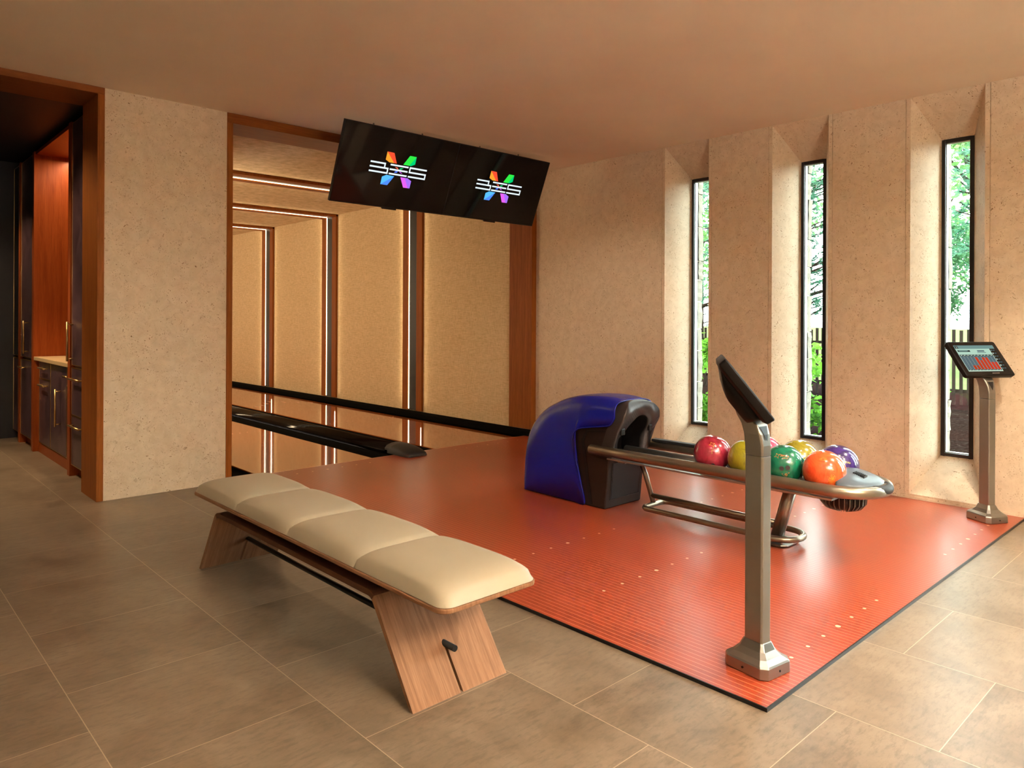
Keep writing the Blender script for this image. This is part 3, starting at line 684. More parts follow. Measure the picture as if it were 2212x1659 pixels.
for k in range(2):
    base = TVB+EU*(W+0.0004)*k
    t = thing('television', base+EU*W/2, ['left of the two black wall-sized televisions hanging from the ceiling above the approach', 'right of the two black televisions hanging from the ceiling, nearer the windows'][k], 'television', 'pair of hanging televisions')
    mb = MB(); pbox(mb, base, 0.0, W, 0, H, -0.03, -0.001); obj('housing', mb, M['black'], t, bevel=0.003)
    mb = MB(); pbox(mb, base, 0.25, W-0.25, 0.12, H-0.12, -0.055, -0.031); obj('back_cover', mb, M['black'], t, bevel=0.003)
    mb = MB(); pbox(mb, base, 0.006, W-0.006, 0.012, H-0.006, -0.001, 0.0008); sp_ = obj('screen', mb, M['screen'], t)
    mb = MB(); pbox(mb, base, W/2-0.07, W/2+0.07, -0.012, 0.001, -0.022, -0.002); obj('sensor_housing', mb, M['black'], t, bevel=0.003)
    off = 0.0 if k == 0 else 0.003
    for kk, (poly, c) in LOGO.items():
        pass
    mb = MB()
    for kk, (poly, c) in LOGO.items(): mb.face([tvp(base, u-off, v+(0.002 if k else 0), 0.0016) for u, v in poly], LM[kk])
    obj('logo_petals', mb, None, sp_, recalc=False)
    mb = MB()
    for poly in BARS: mb.face([tvp(base, u-off, v+(0.002 if k else 0), 0.0019) for u, v in poly], M['white_e'])
    obj('logo_letters', mb, None, sp_, recalc=False)
    mb = MB()
    for u in (0.32, 0.80):
        p = tvp(base, u, 0.50, -0.045); mb.tube([p, (p.x, p.y+0.02, CEIL)], 0.006, 8)
    obj('ceiling_hanger', mb, M['steel'], t)

# ------------------------------------------------------------------ ball return
BC = -1.64
t = thing('ball_return', (BC, -3.0, PZ), 'blue hooded ball return with bronze tube rack standing on the red approach', 'ball return')
def spline(P, n):
    P = [Vector(p) for p in P]; out = []
    m_ = len(P)-1
    for i in range(n+1):
        s = i/n*m_; k = min(int(s), m_-1); f = s-k
        p0, p1, p2, p3 = P[max(k-1, 0)], P[k], P[k+1], P[min(k+2, m_)]
        out.append(0.5*((2*p1)+(-p0+p2)*f+(2*p0-5*p1+4*p2-p3)*f*f+(-p0+3*p1-3*p2+p3)*f*f*f))
    return out
Lw = [(-1.745, .0195), (-1.78, .0195), (-1.83, .0195), (-1.90, .0195), (-2.0, .0195), (-2.12, .0195), (-2.22, .0195), (-2.315, .0195), (-2.29, .14), (-2.25, .28), (-2.21, .41), (-2.213, .47), (-2.26, .518), (-2.36, .54), (-2.46, .555), (-2.535, .572), (-2.57, .62)]
Tp = [(-1.715, .0195), (-1.694, .10), (-1.685, .22), (-1.686, .34), (-1.705, .44), (-1.755, .53), (-1.85, .615), (-1.98, .68), (-2.08, .712), (-2.18, .733), (-2.28, .743), (-2.36, .747), (-2.42, .747), (-2.47, .744), (-2.51, .739), (-2.54, .734), (-2.565, .728)]
NS = 64; Ls = spline(Lw, NS); Ts = spline(Tp, NS)
def ribs(Ls, Ts, hwf, off=0.0, nt_=14, p=0.48):
    rows = []
    for i, (l, q) in enumerate(zip(Ls, Ts)):
        hw = hwf(i/(len(Ls)-1))-off; r = []
        for k in range(-nt_, nt_+1):
            th = abs(k)/nt_*PI/2; c = max(math.cos(th), 0)**p; s_ = max(math.sin(th), 0)**p; pp = l+(q-l)*s_
            r.append((BC+hw*c, pp.x, pp.y))
        # order left side -> top -> right side
        left = [(BC-abs(x-BC), y, z) for (x, y, z) in r[nt_:]]; right = [(BC+abs(x-BC), y, z) for (x, y, z) in r[nt_:]]
        rows.append(left+right[::-1][1:])
    return rows
mb = MB(); rows = ribs(Ls, Ts, lambda s: 0.202+0.006*min(s*1.6, 1)); mb.grid(rows, None, True)
hood = obj('hood', mb, M['blue'], t, label='glossy royal blue hood')
sm = hood.modifiers.new('solid', 'SOLIDIFY'); sm.thickness = 0.006; sm.offset = -1
# raised bright rim along the hood edge
for s_ in (-1, 1):
    obj('hood_rim', MB().tube([(BC+s_*0.209, p.x+0.003, max(p.y, 0.019)) for p in Ls[28:]], 0.0045, 8), M['blue'], hood)
body = [(-2.26, .013), (-2.478, .013), (-2.512, .35), (-2.16, .37)]
mb = MB().prism(body, 'x', BC-0.194, BC+0.194); cheek = [(-2.512, .34), (-2.518, .46), (-2.55, .53), (-2.56, .59), (-2.34, .57), (-2.19, .53), (-2.15, .46), (-2.16, .34)]
mb.prism(cheek, 'x', BC-0.194, BC-0.145); mb.prism(cheek, 'x', BC+0.145, BC+0.194)
obj('body', mb, M['browngrey'], t, bevel=0.010, seg=3)
# raised side band and door
for s in (-1, 1):
    x = BC+s*0.1945; mb = MB().prism([(-2.345, .03), (-2.375, .03), (-2.30, .44), (-2.33, .50), (-2.50, .52), (-2.50, .535), (-2.32, .515), (-2.275, .45)], 'x', min(x, x+s*0.003), max(x, x+s*0.003)); obj('side_moulding', mb, M['black'], t)
def fp(x, z, off=0.0): return (x, -2.478-(z-0.013)*0.1009-off, z)
mb = MB(); x0, x1, z0, z1 = BC-0.145, BC+0.155, 0.075, 0.315
def fbox(mb, x0, x1, z0, z1, o0, o1):
    v = [mb.bm.verts.new(fp(x, z, o)) for x in (x0, x1) for z in (z0, z1) for o in (o0, o1)]
    for q in ((0, 1, 3, 2), (4, 6, 7, 5), (0, 4, 5, 1), (2, 3, 7, 6), (0, 2, 6, 4), (1, 5, 7, 3)): mb.bm.faces.new([v[i] for i in q])
fbox(mb, x0, x1, z0, z1, 0.0, 0.005); obj('access_door', mb, M['black'], t, bevel=0.003)
mb = MB(); fbox(mb, x0-0.006, x0-0.002, z0-0.006, z1, 0.0, 0.004); fbox(mb, x0-0.006, x1+0.002, z0-0.006, z0-0.002, 0.0, 0.004); fbox(mb, x1+0.002, x1+0.006, z0-0.006, z1, 0.0, 0.004); obj('door_seam', mb, M['gunmetal'], t)
mb = MB(); fbox(mb, BC-0.13, BC+0.10, 0.325, 0.358, 0.0, 0.03); obj('door_lip', mb, M['gunmetal'], t, bevel=0.01)
# collar around the opening
def yfront(z):
    P = [(.34, -2.520), (.42, -2.522), (.47, -2.530), (.54, -2.585), (.60, -2.622), (.66, -2.635), (.70, -2.622), (.735, -2.575)]
    for (a, ya), (b_, yb) in zip(P, P[1:]):
        if z <= b_: return ya+(yb-ya)*max(0, (z-a)/(b_-a))
    return P[-1][1]
def archpts(hw, zb, zs, zt, n=26, p=0.72, flare=0.0):
    out = [(BC-hw+flare, zb)]
    for k in range(n+1):
        th = PI*k/n; c = math.cos(th); out.append((BC-math.copysign(abs(c)**p, c)*hw, zs+(zt-zs)*max(math.sin(th), 0)**p))
    out.append((BC+hw-flare, zb)); return out
O_ = archpts(0.205, 0.36, 0.54, 0.728, flare=0.0); I_ = archpts(0.128, 0.36, 0.45, 0.632, p=0.9)
mb = MB()
back = [(x, yfront(z)+0.085, z) for x, z in O_]; rim_o = [(x, yfront(z), z) for x, z in O_]
Om = [(BC+(x-BC)*0.975, yfront(z)-0.008, z-0.004) for x, z in O_]
inn = [(x, yfront(z)-0.004, z) for x, z in I_]; inn2 = [(x, yfront(z)+0.012, z) for x, z in I_]
mb.grid([back, rim_o, Om, inn, inn2], None, True)
col = obj('collar', mb, M['gunmetal'], t, label='dark metallic collar around the ball opening')
mb = MB(); mb.grid([inn2, [(BC+(x-BC)*1.02, -2.36, z) for x, z in I_]], None, True); mb.bm.faces.new([mb.bm.verts.new((x, -2.36, z)) for x, z in I_]); obj('ball_tunnel', mb, M['black'], t)
mb = MB()
for s in (-1, 1):
    z = 0.53; mb.box(BC+s*0.148-0.02, BC+s*0.148+0.02, yfront(z)-0.018, yfront(z)+0.0, z-0.022, z+0.022)
obj('sensor', mb, M['black'], t, bevel=0.006)
# outer tube rail
RZ = 0.402; RR = 0.031; YE = -3.925; RW = 0.2275
pts = [(BC-RW, -2.385, RZ), (BC-RW, -2.8, RZ), (BC-RW, -3.3, RZ)]+[(BC-RW, y, RZ) for y in (-3.7,)]
pts += [(BC-RW*math.cos(a), YE-RW*0.95*math.sin(a), RZ-0.004*math.sin(a)) for a in [PI*k/24 for k in range(25)]]
pts += [(BC+RW, -3.7, RZ), (BC+RW, -3.0, RZ), (BC+RW, -2.40, RZ)]
obj('rack_rail', MB().tube(pts, RR, 20), M['bronze'], t, label='wide bronze tube forming the rack rim')
obj('centre_track', MB().tube([(BC, -2.50, 0.39), (BC, -3.98, 0.39)], 0.0265, 14), M['alu'], t)
m = MB(); m.box(BC-0.20, BC+0.20, -3.96, -2.50, 0.345, 0.355)
for x in (-0.155, -0.075, 0.075, 0.155): m.box(BC+x-0.008, BC+x+0.008, -3.96, -2.50, 0.355, 0.3615)
obj('tray', m, M['alu'], t)
m = MB(); m.box(BC+RW-0.025, BC+RW+0.02, -3.6, -2.56, RZ+0.026, RZ+0.044); obj('bumper_strip', m, M['rubber'], t, bevel=0.004)
# nose cover
mb = MB(); rows = []
NCX, NCY, NZ = 0.185, 0.178, 0.080
ny = 18
for i in range(ny+1):
    s = i/ny; y = -3.975-0.172*s
    hw = NCX*math.sqrt(max(1-(s*0.985)**2.2, 0)); hz = NZ*(1-(s*0.97)**2.0)**0.75*(0.9+0.1*math.cos(s*3)); row = []
    for k in range(-12, 13):
        u = k/12; row.append((BC+hw*math.sin(u*PI/2), y+0.03*(1-abs(u))*(1-s), 0.402+hz*max(math.cos(u*PI/2), 0)**0.8))
    rows.append(row)
vs = mb.grid(rows, None, True); mb.bm.faces.new(vs[0])
nose = obj('nose_cover', mb, M['bluegrey'], t, label='blue-grey plastic nose cover at the rack end')
mb = MB()
for k in range(7): 
    y = -4.008-0.0085*k; x = BC-0.030+0.000*k
    mb.box(x-0.024, x+0.020, y-0.0022, y+0.0022, 0.466-0.0022*k, 0.4785-0.0022*k)
obj('air_vents', mb, M['black'], nose)
mb = MB(); pts = [(BC+0.150*math.sin(a), -3.935-0.218*math.cos(a), 0.405) for a in [math.radians(q) for q in range(-40, 41, 8)]]; mb.tube(pts, [0.012]+[0.026]*(len(pts)-2)+[0.012], 12)
obj('nose_bumper', mb, M['rubber'], t)
# hand dryer fan under the nose
FCY = -3.935
mb = MB(); mb.lathe([(0.002, 0.268), (0.05, 0.270), (0.085, 0.282), (0.105, 0.305), (0.108, 0.34)], BC, FCY, 28); fan = obj('blower_housing', mb, M['black'], t)
mb = MB()
for k in range(28):
    a = 2*PI*k/28; c, s_ = math.cos(a), math.sin(a); n_ = Vector((-s_, c, 0))*0.0016
    P = [Vector((BC+c*r, FCY+s_*r, z)) for r, z in ((0.045, 0.262), (0.09, 0.276), (0.114, 0.305), (0.116, 0.34), (0.10, 0.34), (0.10, 0.30), (0.08, 0.285), (0.045, 0.272))]
    va = [mb.bm.verts.new(p-n_) for p in P]; vb_ = [mb.bm.verts.new(p+n_) for p in P]
    mb.bm.faces.new(va); mb.bm.faces.new(vb_[::-1])
    for q in range(8): mb.bm.faces.new((va[q], va[(q+1) % 8], vb_[(q+1) % 8], vb_[q]))
obj('blower_fins', mb, M['steel'], fan)
# legs
obj('front_leg', MB().tube([(BC, -2.61, 0.35), (BC, -2.665, 0.24), (BC, -2.725, 0.075)], 0.0165, 14), M['steel'], t)
obj('post', MB().tube([(BC, -3.655, 0.35), (BC, -3.565, 0.026)], 0.035, 20), M['steel'], t, label='stout slanted grey post')
SW = 0.125
pts = [(BC-SW, y, 0.062) for y in (-2.80, -3.1, -3.4)]+[(BC-SW*math.cos(a), -3.585-SW*math.sin(a), 0.062) for a in [PI*k/14 for k in range(15)]]+[(BC+SW, y, 0.062) for y in (-3.4, -3.1, -2.80)]
rc = 0.05
pts += [(BC+SW-rc+rc*math.cos(a), -2.775+rc*math.sin(a), 0.062) for a in [PI/2*k/5 for k in range(6)]]+[(BC-SW+rc-rc*math.sin(a), -2.775+rc*math.cos(a), 0.062) for a in [PI/2*k/5 for k in range(6)]]
obj('foot_ring', MB().tube(pts, 0.0175, 14, closed=True), M['bronze'], t, label='low racetrack-shaped tube frame')
obj('centre_bar', MB().tube([(BC, -2.70, 0.118), (BC, -3.60, 0.118)], 0.016, 12), M['bronze'], t)
mb = MB(); mb.prism([(BC-0.10, -3.64), (BC-0.10, -3.52), (BC-0.07, -3.49), (BC+0.07, -3.49), (BC+0.10, -3.52), (BC+0.10, -3.64), (BC+0.07, -3.665), (BC-0.07, -3.665)], 'z', PZ+0.0012, PZ+0.014); obj('base_plate', mb, M['steel'], t, bevel=0.004)
mb = MB()
for x in (-0.075, 0.075):
    for y in (-3.635, -3.52): mb.lathe([(0.0, PZ+0.026), (0.008, PZ+0.026), (0.008, PZ+0.014)], BC+x, y, 6, smooth=False)
obj('bolts', mb, M['chrome'], t)
mb = MB(); mb.box(BC-0.17, BC+0.17, -3.71, -3.60, 0.335, 0.345); mb.box(BC-0.19, BC+0.19, -2.64, -2.58, 0.335, 0.345); obj('mounting_bracket', mb, M['steel'], t, bevel=0.002)

# ------------------------------------------------------------------ bowling balls
def ball_mat(name, c1, c2, scale=7, rough=0.10, c3=None):
    m, nt, b = newmat(name); v = coords(nt); n = noise(nt, v, scale, 4, 0.6, 2.5)
    stops = [(0.35, c1), (0.62, c2)] if c3 is None else [(0.3, c1), (0.5, c2), (0.7, c3)]
    nt.links.new(ramp(nt, n, stops), b.inputs['Base Color']); b.inputs['Roughness'].default_value = 0.22; b.inputs['Coat Weight'].default_value = 1.0; b.inputs['Coat Roughness'].default_value = rough; return m
BR = 0.1085
def onball(d, up, u, v, r):  # u right, v up on sphere surface around direction d
    d = d.normalized(); rt = up.cross(d).normalized(); uu = d.cross(rt).normalized()
    return (d+rt*(u/BR)+uu*(v/BR)).normalized()*r
def text_pts(txt, size, shear=0.0):
    cu = bpy.data.curves.new('t', 'FONT'); cu.body = txt; cu.size = size; cu.align_x = 'CENTER'; cu.shear = shear; cu.resolution_u = 2
    o = bpy.data.objects.new('t', cu); COL.objects.link(o); dg = bpy.context.evaluated_depsgraph_get(); me = bpy.data.meshes.new_from_object(o.evaluated_get(dg))
    bpy.data.objects.remove(o); return me
def ball_text(mb, txt, size, d, up, u0, v0, mat, curve=0.0, shear=0.3):
    me = text_pts(txt, size, shear); vs = []
    for q in me.vertices:
        u, v = q.co.x+u0, q.co.y+v0+curve*(q.co.x**2)
        vs.append(mb.bm.verts.new(onball(d, up, u, v, BR+0.0006)))
    for p in me.polygons:
        try: f = mb.bm.faces.new([vs[i] for i in p.vertices]); f.material_index = mb.mi(mat)
        except ValueError: pass
def ball(loc, mat, label, holes=None, texts=(), deco=None):
    t = thing('bowling_ball', loc, label, 'bowling ball', 'bowling balls on the return rack')
    mb = MB(); n1, n2 = 48, 24
    rows = []
    for i in range(n2+1):
        th = PI*i/n2; rows.append([(BR*math.sin(th)*math.cos(2*PI*j/n1), BR*math.sin(th)*math.sin(2*PI*j/n1), BR*math.cos(th)) for j in range(n1)])
    mb.grid(rows, None, True, close=True); sh = obj('shell', mb, mat, t, local=True)
    up = Vector((0, 0, 1)); toc = (CAM-Vector(loc)).normalized()
    if holes:
        mb = MB()
        for (u, v, r) in holes:
            d = onball(toc, up, u, v, 1.0).normalized(); a = d.orthogonal().normalized(); b_ = d.cross(a)
            rg = [[d*(BR+0.0007)+(a*math.cos(2*PI*j/18)+b_*math.sin(2*PI*j/18))*rr for j in range(18)] for rr in (r, r*0.88)]
            rg.append([p-d*0.0 for p in rg[1]])
            vs = mb.grid([[tuple(q.normalized()*(BR+0.0005)) for q in rg[0]], [tuple(q.normalized()*(BR+0.0007)) for q in rg[1]]], M['rubber'], True, close=True)
            f = mb.bm.faces.new([mb.bm.verts.new(tuple(q.normalized()*(BR+0.0007))) for q in rg[1]]); f.material_index = mb.mi(M['rubber'])
        obj('finger_holes', mb, M['rubber'], t, local=True)
    if texts or deco:
        mb = MB()
        for (txt, size, u, v, mt, cv) in texts: ball_text(mb, txt, size, toc, up, u, v, mt, cv)
        if deco: deco(mb, toc, up)
        obj('printed_logo', mb, None, t, local=True, recalc=False)
    return t
INK_O = flat('orange_ink', (0.75, 0.22, 0.05), 0.4); INK_Y = flat('yellow_ink', (0.62, 0.60, 0.12), 0.4); INK_G = flat('amber_ink', (0.80, 0.32, 0.02), 0.4); INK_W = flat('grey_ink', (0.35, 0.35, 0.42), 0.4)
def poly_line(mb, pts, wd, d, up, mat):
    for (a, b_) in zip(pts, pts[1:]):
        dx, dy = b_[0]-a[0], b_[1]-a[1]; l = math.hypot(dx, dy) or 1; nx, ny = -dy/l*wd/2, dx/l*wd/2
        mb.face([onball(d, up, *q, BR+0.0007) for q in ((a[0]-nx, a[1]-ny), (b_[0]-nx, b_[1]-ny), (b_[0]+nx, b_[1]+ny), (a[0]+nx, a[1]+ny))], mat)
def deco_green(mb, d, up):
    poly_line(mb, [(-0.012, -0.052), (0.030, -0.042), (0.014, -0.076), (-0.004, -0.064), (-0.012, -0.052)], 0.0016, d, up, INK_O)
    poly_line(mb, [(0.012+0.006*math.cos(a), -0.056+0.007*math.sin(a)) for a in [2*PI*k/8 for k in range(9)]], 0.004, d, up, INK_O)
    star(mb, d, up, -0.040, 0.055, 0.022, INK_O)
def star(mb, d, up, u0, v0, r, mat):
    poly_line(mb, [(u0+(r if k % 2 == 0 else r*0.35)*math.cos(PI*k/4+0.4), v0+(r if k % 2 == 0 else r*0.35)*math.sin(PI*k/4+0.4)) for k in range(9)], 0.0016, d, up, mat)
def deco_red(mb, d, up):
    rnd = random.Random(3)
    for k in range(16):
        a = 2*PI*k/16; poly_line(mb, [(-0.005+0.008*math.cos(a), 0.072+0.006*math.sin(a)), (-0.005+0.024*math.cos(a+0.3), 0.072+0.014*math.sin(a+0.3))], 0.0011, d, up, INK_G)
    for k in range(260):
        u = rnd.gauss(0.045, 0.013); v = rnd.gauss(-0.050, 0.018); s_ = rnd.uniform(0.0006, 0.0017)
        mb.face([onball(d, up, *q, BR+0.0006) for q in ((u-s_, v-s_), (u+s_, v-s_), (u+s_, v+s_), (u-s_, v+s_))], INK_G)
def deco_maroon(mb, d, up):
    poly_line(mb, [(0.020, 0.062), (0.004, 0.028), (-0.002, -0.002), (-0.003, 0.022), (0.001, 0.018), (0.010, 0.050)], 0.0013, d, up, INK_Y)
    star(mb, d, up, -0.002, 0.062, 0.022, INK_G)
def deco_purple(mb, d, up): star(mb, d, up, 0.012, 0.042, 0.022, INK_W)
BZc = 0.472
ball((-1.75, -3.882, BZc), ball_mat('ball_orange_red', (0.80, 0.05, 0.012), (0.95, 0.13, 0.03)), 'bright orange-red bowling ball at the front end of the rack', holes=None, deco=deco_red)
ball((-1.75, -3.663, BZc), ball_mat('ball_green', (0.0, 0.085, 0.042), (0.004, 0.17, 0.085)), 'dark green bowling ball with orange print and two finger holes facing out', holes=[(0.0, -0.018, 0.0125), (0.0, 0.0, 0.0)][:0]+[(-0.012, -0.020, 0.0125), (0.020, -0.014, 0.0125)], texts=[('Strata', 0.021, 0.002, 0.048, INK_O, -4.0), ('LARGE', 0.010, 0.004, 0.034, INK_O, 0)], deco=deco_green)
ball((-1.75, -3.444, BZc), ball_mat('ball_olive_near', (0.09, 0.035, 0.012), (0.30, 0.27, 0.01), 6, c3=(0.24, 0.19, 0.01)), 'mottled yellow and brown bowling ball in the near row, half hidden by the terminal post')
ball((-1.75, -3.222, BZc), ball_mat('ball_maroon', (0.22, 0.008, 0.018), (0.42, 0.025, 0.06), 5), 'maroon bowling ball nearest the blue hood, at the left end of the near row', holes=[(0.004, -0.080, 0.012)], deco=deco_maroon)
ball((-1.53, -3.424, BZc), ball_mat('ball_pink', (0.42, 0.02, 0.075), (0.60, 0.07, 0.15), 8), 'pink swirled bowling ball in the far row behind the terminal post')
ball((-1.53, -3.642, BZc), ball_mat('ball_olive_far', (0.22, 0.17, 0.01), (0.38, 0.33, 0.03), 4), 'yellow olive bowling ball in the far row between the pink and the purple one')
ball((-1.53, -3.861, BZc), ball_mat('ball_purple', (0.018, 0.008, 0.05), (0.055, 0.025, 0.19), 7), 'dark purple bowling ball behind the orange-red one', texts=[('Strata', 0.021, 0.048, 0.014, INK_Y, -3.0), ('LARGE', 0.010, 0.046, -0.016, INK_Y, 0)], deco=deco_purple)

# ------------------------------------------------------------------ touch screen terminals
UI = {'head': emi('ui_header', (0.16, 0.27, 0.25), 1.0), 'pale': emi('ui_pale', (0.42, 0.62, 0.50), 1.0), 'line': emi('ui_line', (0.62, 0.75, 0.60), 1.0), 'grid': emi('ui_grid', (0.10, 0.145, 0.16), 1.0),
      'dark': emi('ui_dark', (0.03, 0.035, 0.03), 1.0), 'red': emi('ui_red', (0.62, 0.045, 0.02), 1.0, (0.42, 0.05, 0.015)), 'side': emi('ui_side', (0.035, 0.025, 0.015), 1.0), 'white': emi('ui_white', (0.75, 0.85, 0.75), 1.0)}
def terminal(loc, rz, head_rz, label):
    t = thing('scoring_terminal', (loc[0], loc[1], PZ+0.0012), label, 'touch screen terminal', 'scoring terminals on the approach', rz=rz)
    def Lz(z): return z-PZ
    # base
    def octo(hx, hy, c): return [(-hx+c, -hy), (hx-c, -hy), (hx, -hy+c), (hx, hy-c), (hx-c, hy), (-hx+c, hy), (-hx, hy-c), (-hx, -hy+c)]
    rows = []
    for (hx, hy, c, z) in ((0.082, 0.092, 0.022, 0.0), (0.083, 0.093, 0.022, 0.004), (0.082, 0.092, 0.022, 0.038), (0.078, 0.088, 0.021, 0.044), (0.058, 0.070, 0.016, 0.056), (0.042, 0.054, 0.012, 0.074), (0.033, 0.045, 0.009, 0.094), (0.030, 0.042, 0.008, 0.100)):
        rows.append([(x, y, z) for x, y in octo(hx, hy, c)])
    mb = MB(); vs = mb.grid(rows, None, False, close=True); mb.bm.faces.new(vs[0][::-1]); mb.bm.faces.new(vs[-1])
    obj('base', mb, M['steel'], t, local=True, bevel=0.002)
    obj('base_screw', MB().tube([(-0.0835, 0, 0.02), (-0.086, 0, 0.02)], 0.004, 10), M['black'], t, local=True); obj('base_screw', MB().tube([(0, -0.0935, 0.02), (0, -0.0955, 0.02)], 0.004, 10), M['black'], t, local=True)
    # post and neck
    mb = MB(); q = octo(0.027, 0.0385, 0.006); mb.prism(q, 'z', 0.096, Lz(0.772)); obj('post', mb, M['steel'], t, local=True, bevel=0.0015)
    mb = MB(); rows = []
    for (yf, yb, hx, z) in ((-0.0385, 0.0385, 0.027, .774), (-0.038, 0.040, 0.0275, .81), (-0.031, 0.043, 0.030, .85), (-0.016, 0.051, 0.035, .885), (0.010, 0.066, 0.042, .915), (0.034, 0.070, 0.048, .934)):
        c = 0.006; z = Lz(z); rows.append([(-hx+c, yf, z), (hx-c, yf, z), (hx, yf+c, z), (hx, yb-c, z), (hx-c, yb, z), (-hx+c, yb, z), (-hx, yb-c, z), (-hx, yf+c, z)])
    vs = mb.grid(rows, None, False, close=True); mb.bm.faces.new(vs[0][::-1]); mb.bm.faces.new(vs[-1]); nk = obj('neck', mb, M['steel'], t, local=True, bevel=0.0015)
    mb = MB(); mb.face([(-0.0105, -0.0330, Lz(.85)), (0.0105, -0.0330, Lz(.85)), (0.0, -0.0390, Lz(.826))]); mb.face([(-0.021, -0.0208, Lz(.878)), (0.021, -0.0208, Lz(.878)), (0.0105, -0.0330, Lz(.85)), (-0.0105, -0.0330, Lz(.85))])
    o = obj('triangle_inset', mb, M['black'], nk, local=True)
    # head, tilted 38 degrees and swivelled
    e = math.radians(38.4); ch, sh_ = math.cos(head_rz-rz), math.sin(head_rz-rz)
    hc_ = Vector((0, 0.060, Lz(1.020)))
    def rot(v): return Vector((v[0]*ch-v[1]*sh_, v[0]*sh_+v[1]*ch, v[2]))
    eu = rot((1, 0, 0)); ev = rot((0, math.sin(e), math.cos(e))); en = rot((0, -math.cos(e), math.sin(e)))
    fwd = rot((0, -1, 0))
    hc_ = Vector((0, 0.062, 0))*1.0; hc_ = Vector((0.0, 0.05, Lz(1.022)))
    def H(u, v, n=0): return tuple(hc_+eu*u+ev*v+en*n)
    Wd, Hd = 0.185, 0.132
    def rr(hw, hh, r, n=5): return [(x, y) for x, y in rrect(-hw, hw, -hh, hh, r, n)]
    mb = MB()
    rows = [[H(u, v, n) for u, v in rr(hw, hh, r)] for (hw, hh, r, n) in ((Wd-0.004, Hd-0.004, 0.012, 0.0), (Wd, Hd, 0.014, -0.004), (Wd-0.002, Hd-0.002, 0.014, -0.030), (Wd-0.02, Hd-0.016, 0.02, -0.040))]
    vs = mb.grid(rows, None, True, close=True); mb.bm.faces.new(vs[0]); mb.bm.faces.new(vs[-1])
    hd = obj('screen_head', mb, M['headblack'], t, local=True, bevel=0.001)
    mb = MB(); rows = [[H(u, v+dv, n) for u, v in rr(hw, hh, r)] for (hw, hh, r, n, dv) in ((Wd-0.022, 0.110, 0.02, -0.038, 0.0), (Wd-0.045, 0.082, 0.02, -0.066, -0.020), (Wd-0.060, 0.060, 0.02, -0.082, -0.036), (Wd-0.075, 0.045, 0.02, -0.086, -0.040))]
    vs = mb.grid(rows, None, True, close=True); mb.bm.faces.new(vs[-1]); mb.bm.faces.new(vs[0]); hb_ = obj('rear_housing', mb, M['headblack'], t, local=True)
    mb = MB()
    for k in range(12):
        v = 0.03-k*0.008
        for s in (-1, 1):
            P = [(s*(Wd-0.043), v, -0.050), (s*(Wd-0.043), v+0.003, -0.050), (s*(Wd-0.052), v+0.003, -0.0625), (s*(Wd-0.052), v, -0.0625)]
            mb.face([H(a+s*0.0012, b_, c_-0.0012) for a, b_, c_ in P])
    obj('vent_slots', mb, M['blackgloss'], hb_, local=True, recalc=False)
    mb = MB(); mb.tube([H(-0.05, -0.055, -0.066), H(0.05, -0.055, -0.066)], 0.020, 12); obj('hinge', mb, M['black'], t, local=True)
    # display
    mb = MB(); mb.face([H(u, v, 0.0006) for u, v in rr(Wd-0.010, Hd-0.010, 0.008)]); gl = obj('glass', mb, M['screen'], t, local=True, recalc=False)
    SW_, SH = 0.152, 0.100
    def D(x, y, n=0.0012): return H(-SW_+2*SW_*x, SH-2*SH*y, n)
    mb = MB()
    def rect(x0, y0, x1, y1, m_, n=0.0012): mb.face([D(x0, y1, n), D(x1, y1, n), D(x1, y0, n), D(x0, y0, n)], UI[m_])
    rect(0, 0, 1, 0.135, 'head'); rect(0, 0.135, 0.855, 1, 'pale'); rect(0.855, 0.135, 1, 1, 'side')
    rect(0.02, 0.02, 0.09, 0.13, 'dark', 0.0015); rect(0.03, 0.19, 0.34, 0.255, 'dark', 0.0015); rect(0.06, 0.205, 0.28, 0.235, 'head', 0.0018)
    rect(0.52, 0.195, 0.70, 0.25, 'grid', 0.0015); rect(0.50, 0.275, 0.72, 0.295, 'grid', 0.0015)
    rect(0.01, 0.36, 0.845, 0.965, 'grid', 0.0015)
    for k in range(10):
        x0 = 0.01+0.0835*k
        rect(x0+0.008, 0.362, x0+0.075, 0.425, 'dark', 0.0018); rect(x0+0.03, 0.375, x0+0.055, 0.412, 'line', 0.0020); rect(x0+0.012, 0.93, x0+0.072, 0.965, 'dark', 0.0018); rect(x0+0.03, 0.938, x0+0.055, 0.957, 'line', 0.0020)
        rect(x0-0.001, 0.36, x0+0.002, 0.97, 'line', 0.0021)
        h = [0, 0, .15, .15, .46, .35, .45, .45, .27, .27][k]
        if h: rect(x0+0.010, 0.925-h, x0+0.074, 0.925, 'red', 0.0018)
    rect(0, 0.975, 0.855, 1.0, 'line', 0.0018); rect(0.845, 0.135, 0.855, 1.0, 'line', 0.0018)
    for k in range(7):
        y = 0.18+k*0.115; rect(0.875, y, 0.90, y+0.04, 'white' if k % 2 else 'head', 0.0015); rect(0.92, y+0.005, 0.975, y+0.03, 'grid', 0.0015)
    me = text_pts('2', 0.018, 0); vv = [mb.bm.verts.new(D(0.055+q.co.x/(2*SW_), 0.112-q.co.y/(2*SH), 0.0019)) for q in me.vertices]
    for p in me.polygons: 
        f = mb.bm.faces.new([vv[i] for i in p.vertices]); f.material_index = mb.mi(UI['white'])
    obj('display', mb, None, gl, local=True, recalc=False)
    mb = MB(); mb.face([H(0.015, -0.1155, 0.0012), H(0.070, -0.1155, 0.0012), H(0.070, -0.1125, 0.0012), H(0.015, -0.1125, 0.0012)]); obj('maker_mark', mb, M['alu'], gl, local=True, recalc=False)
    return t
terminal((-3.10, -4.235), math.radians(-8), math.radians(33), 'scoring terminal seen from its side near the front corner of the red floor')
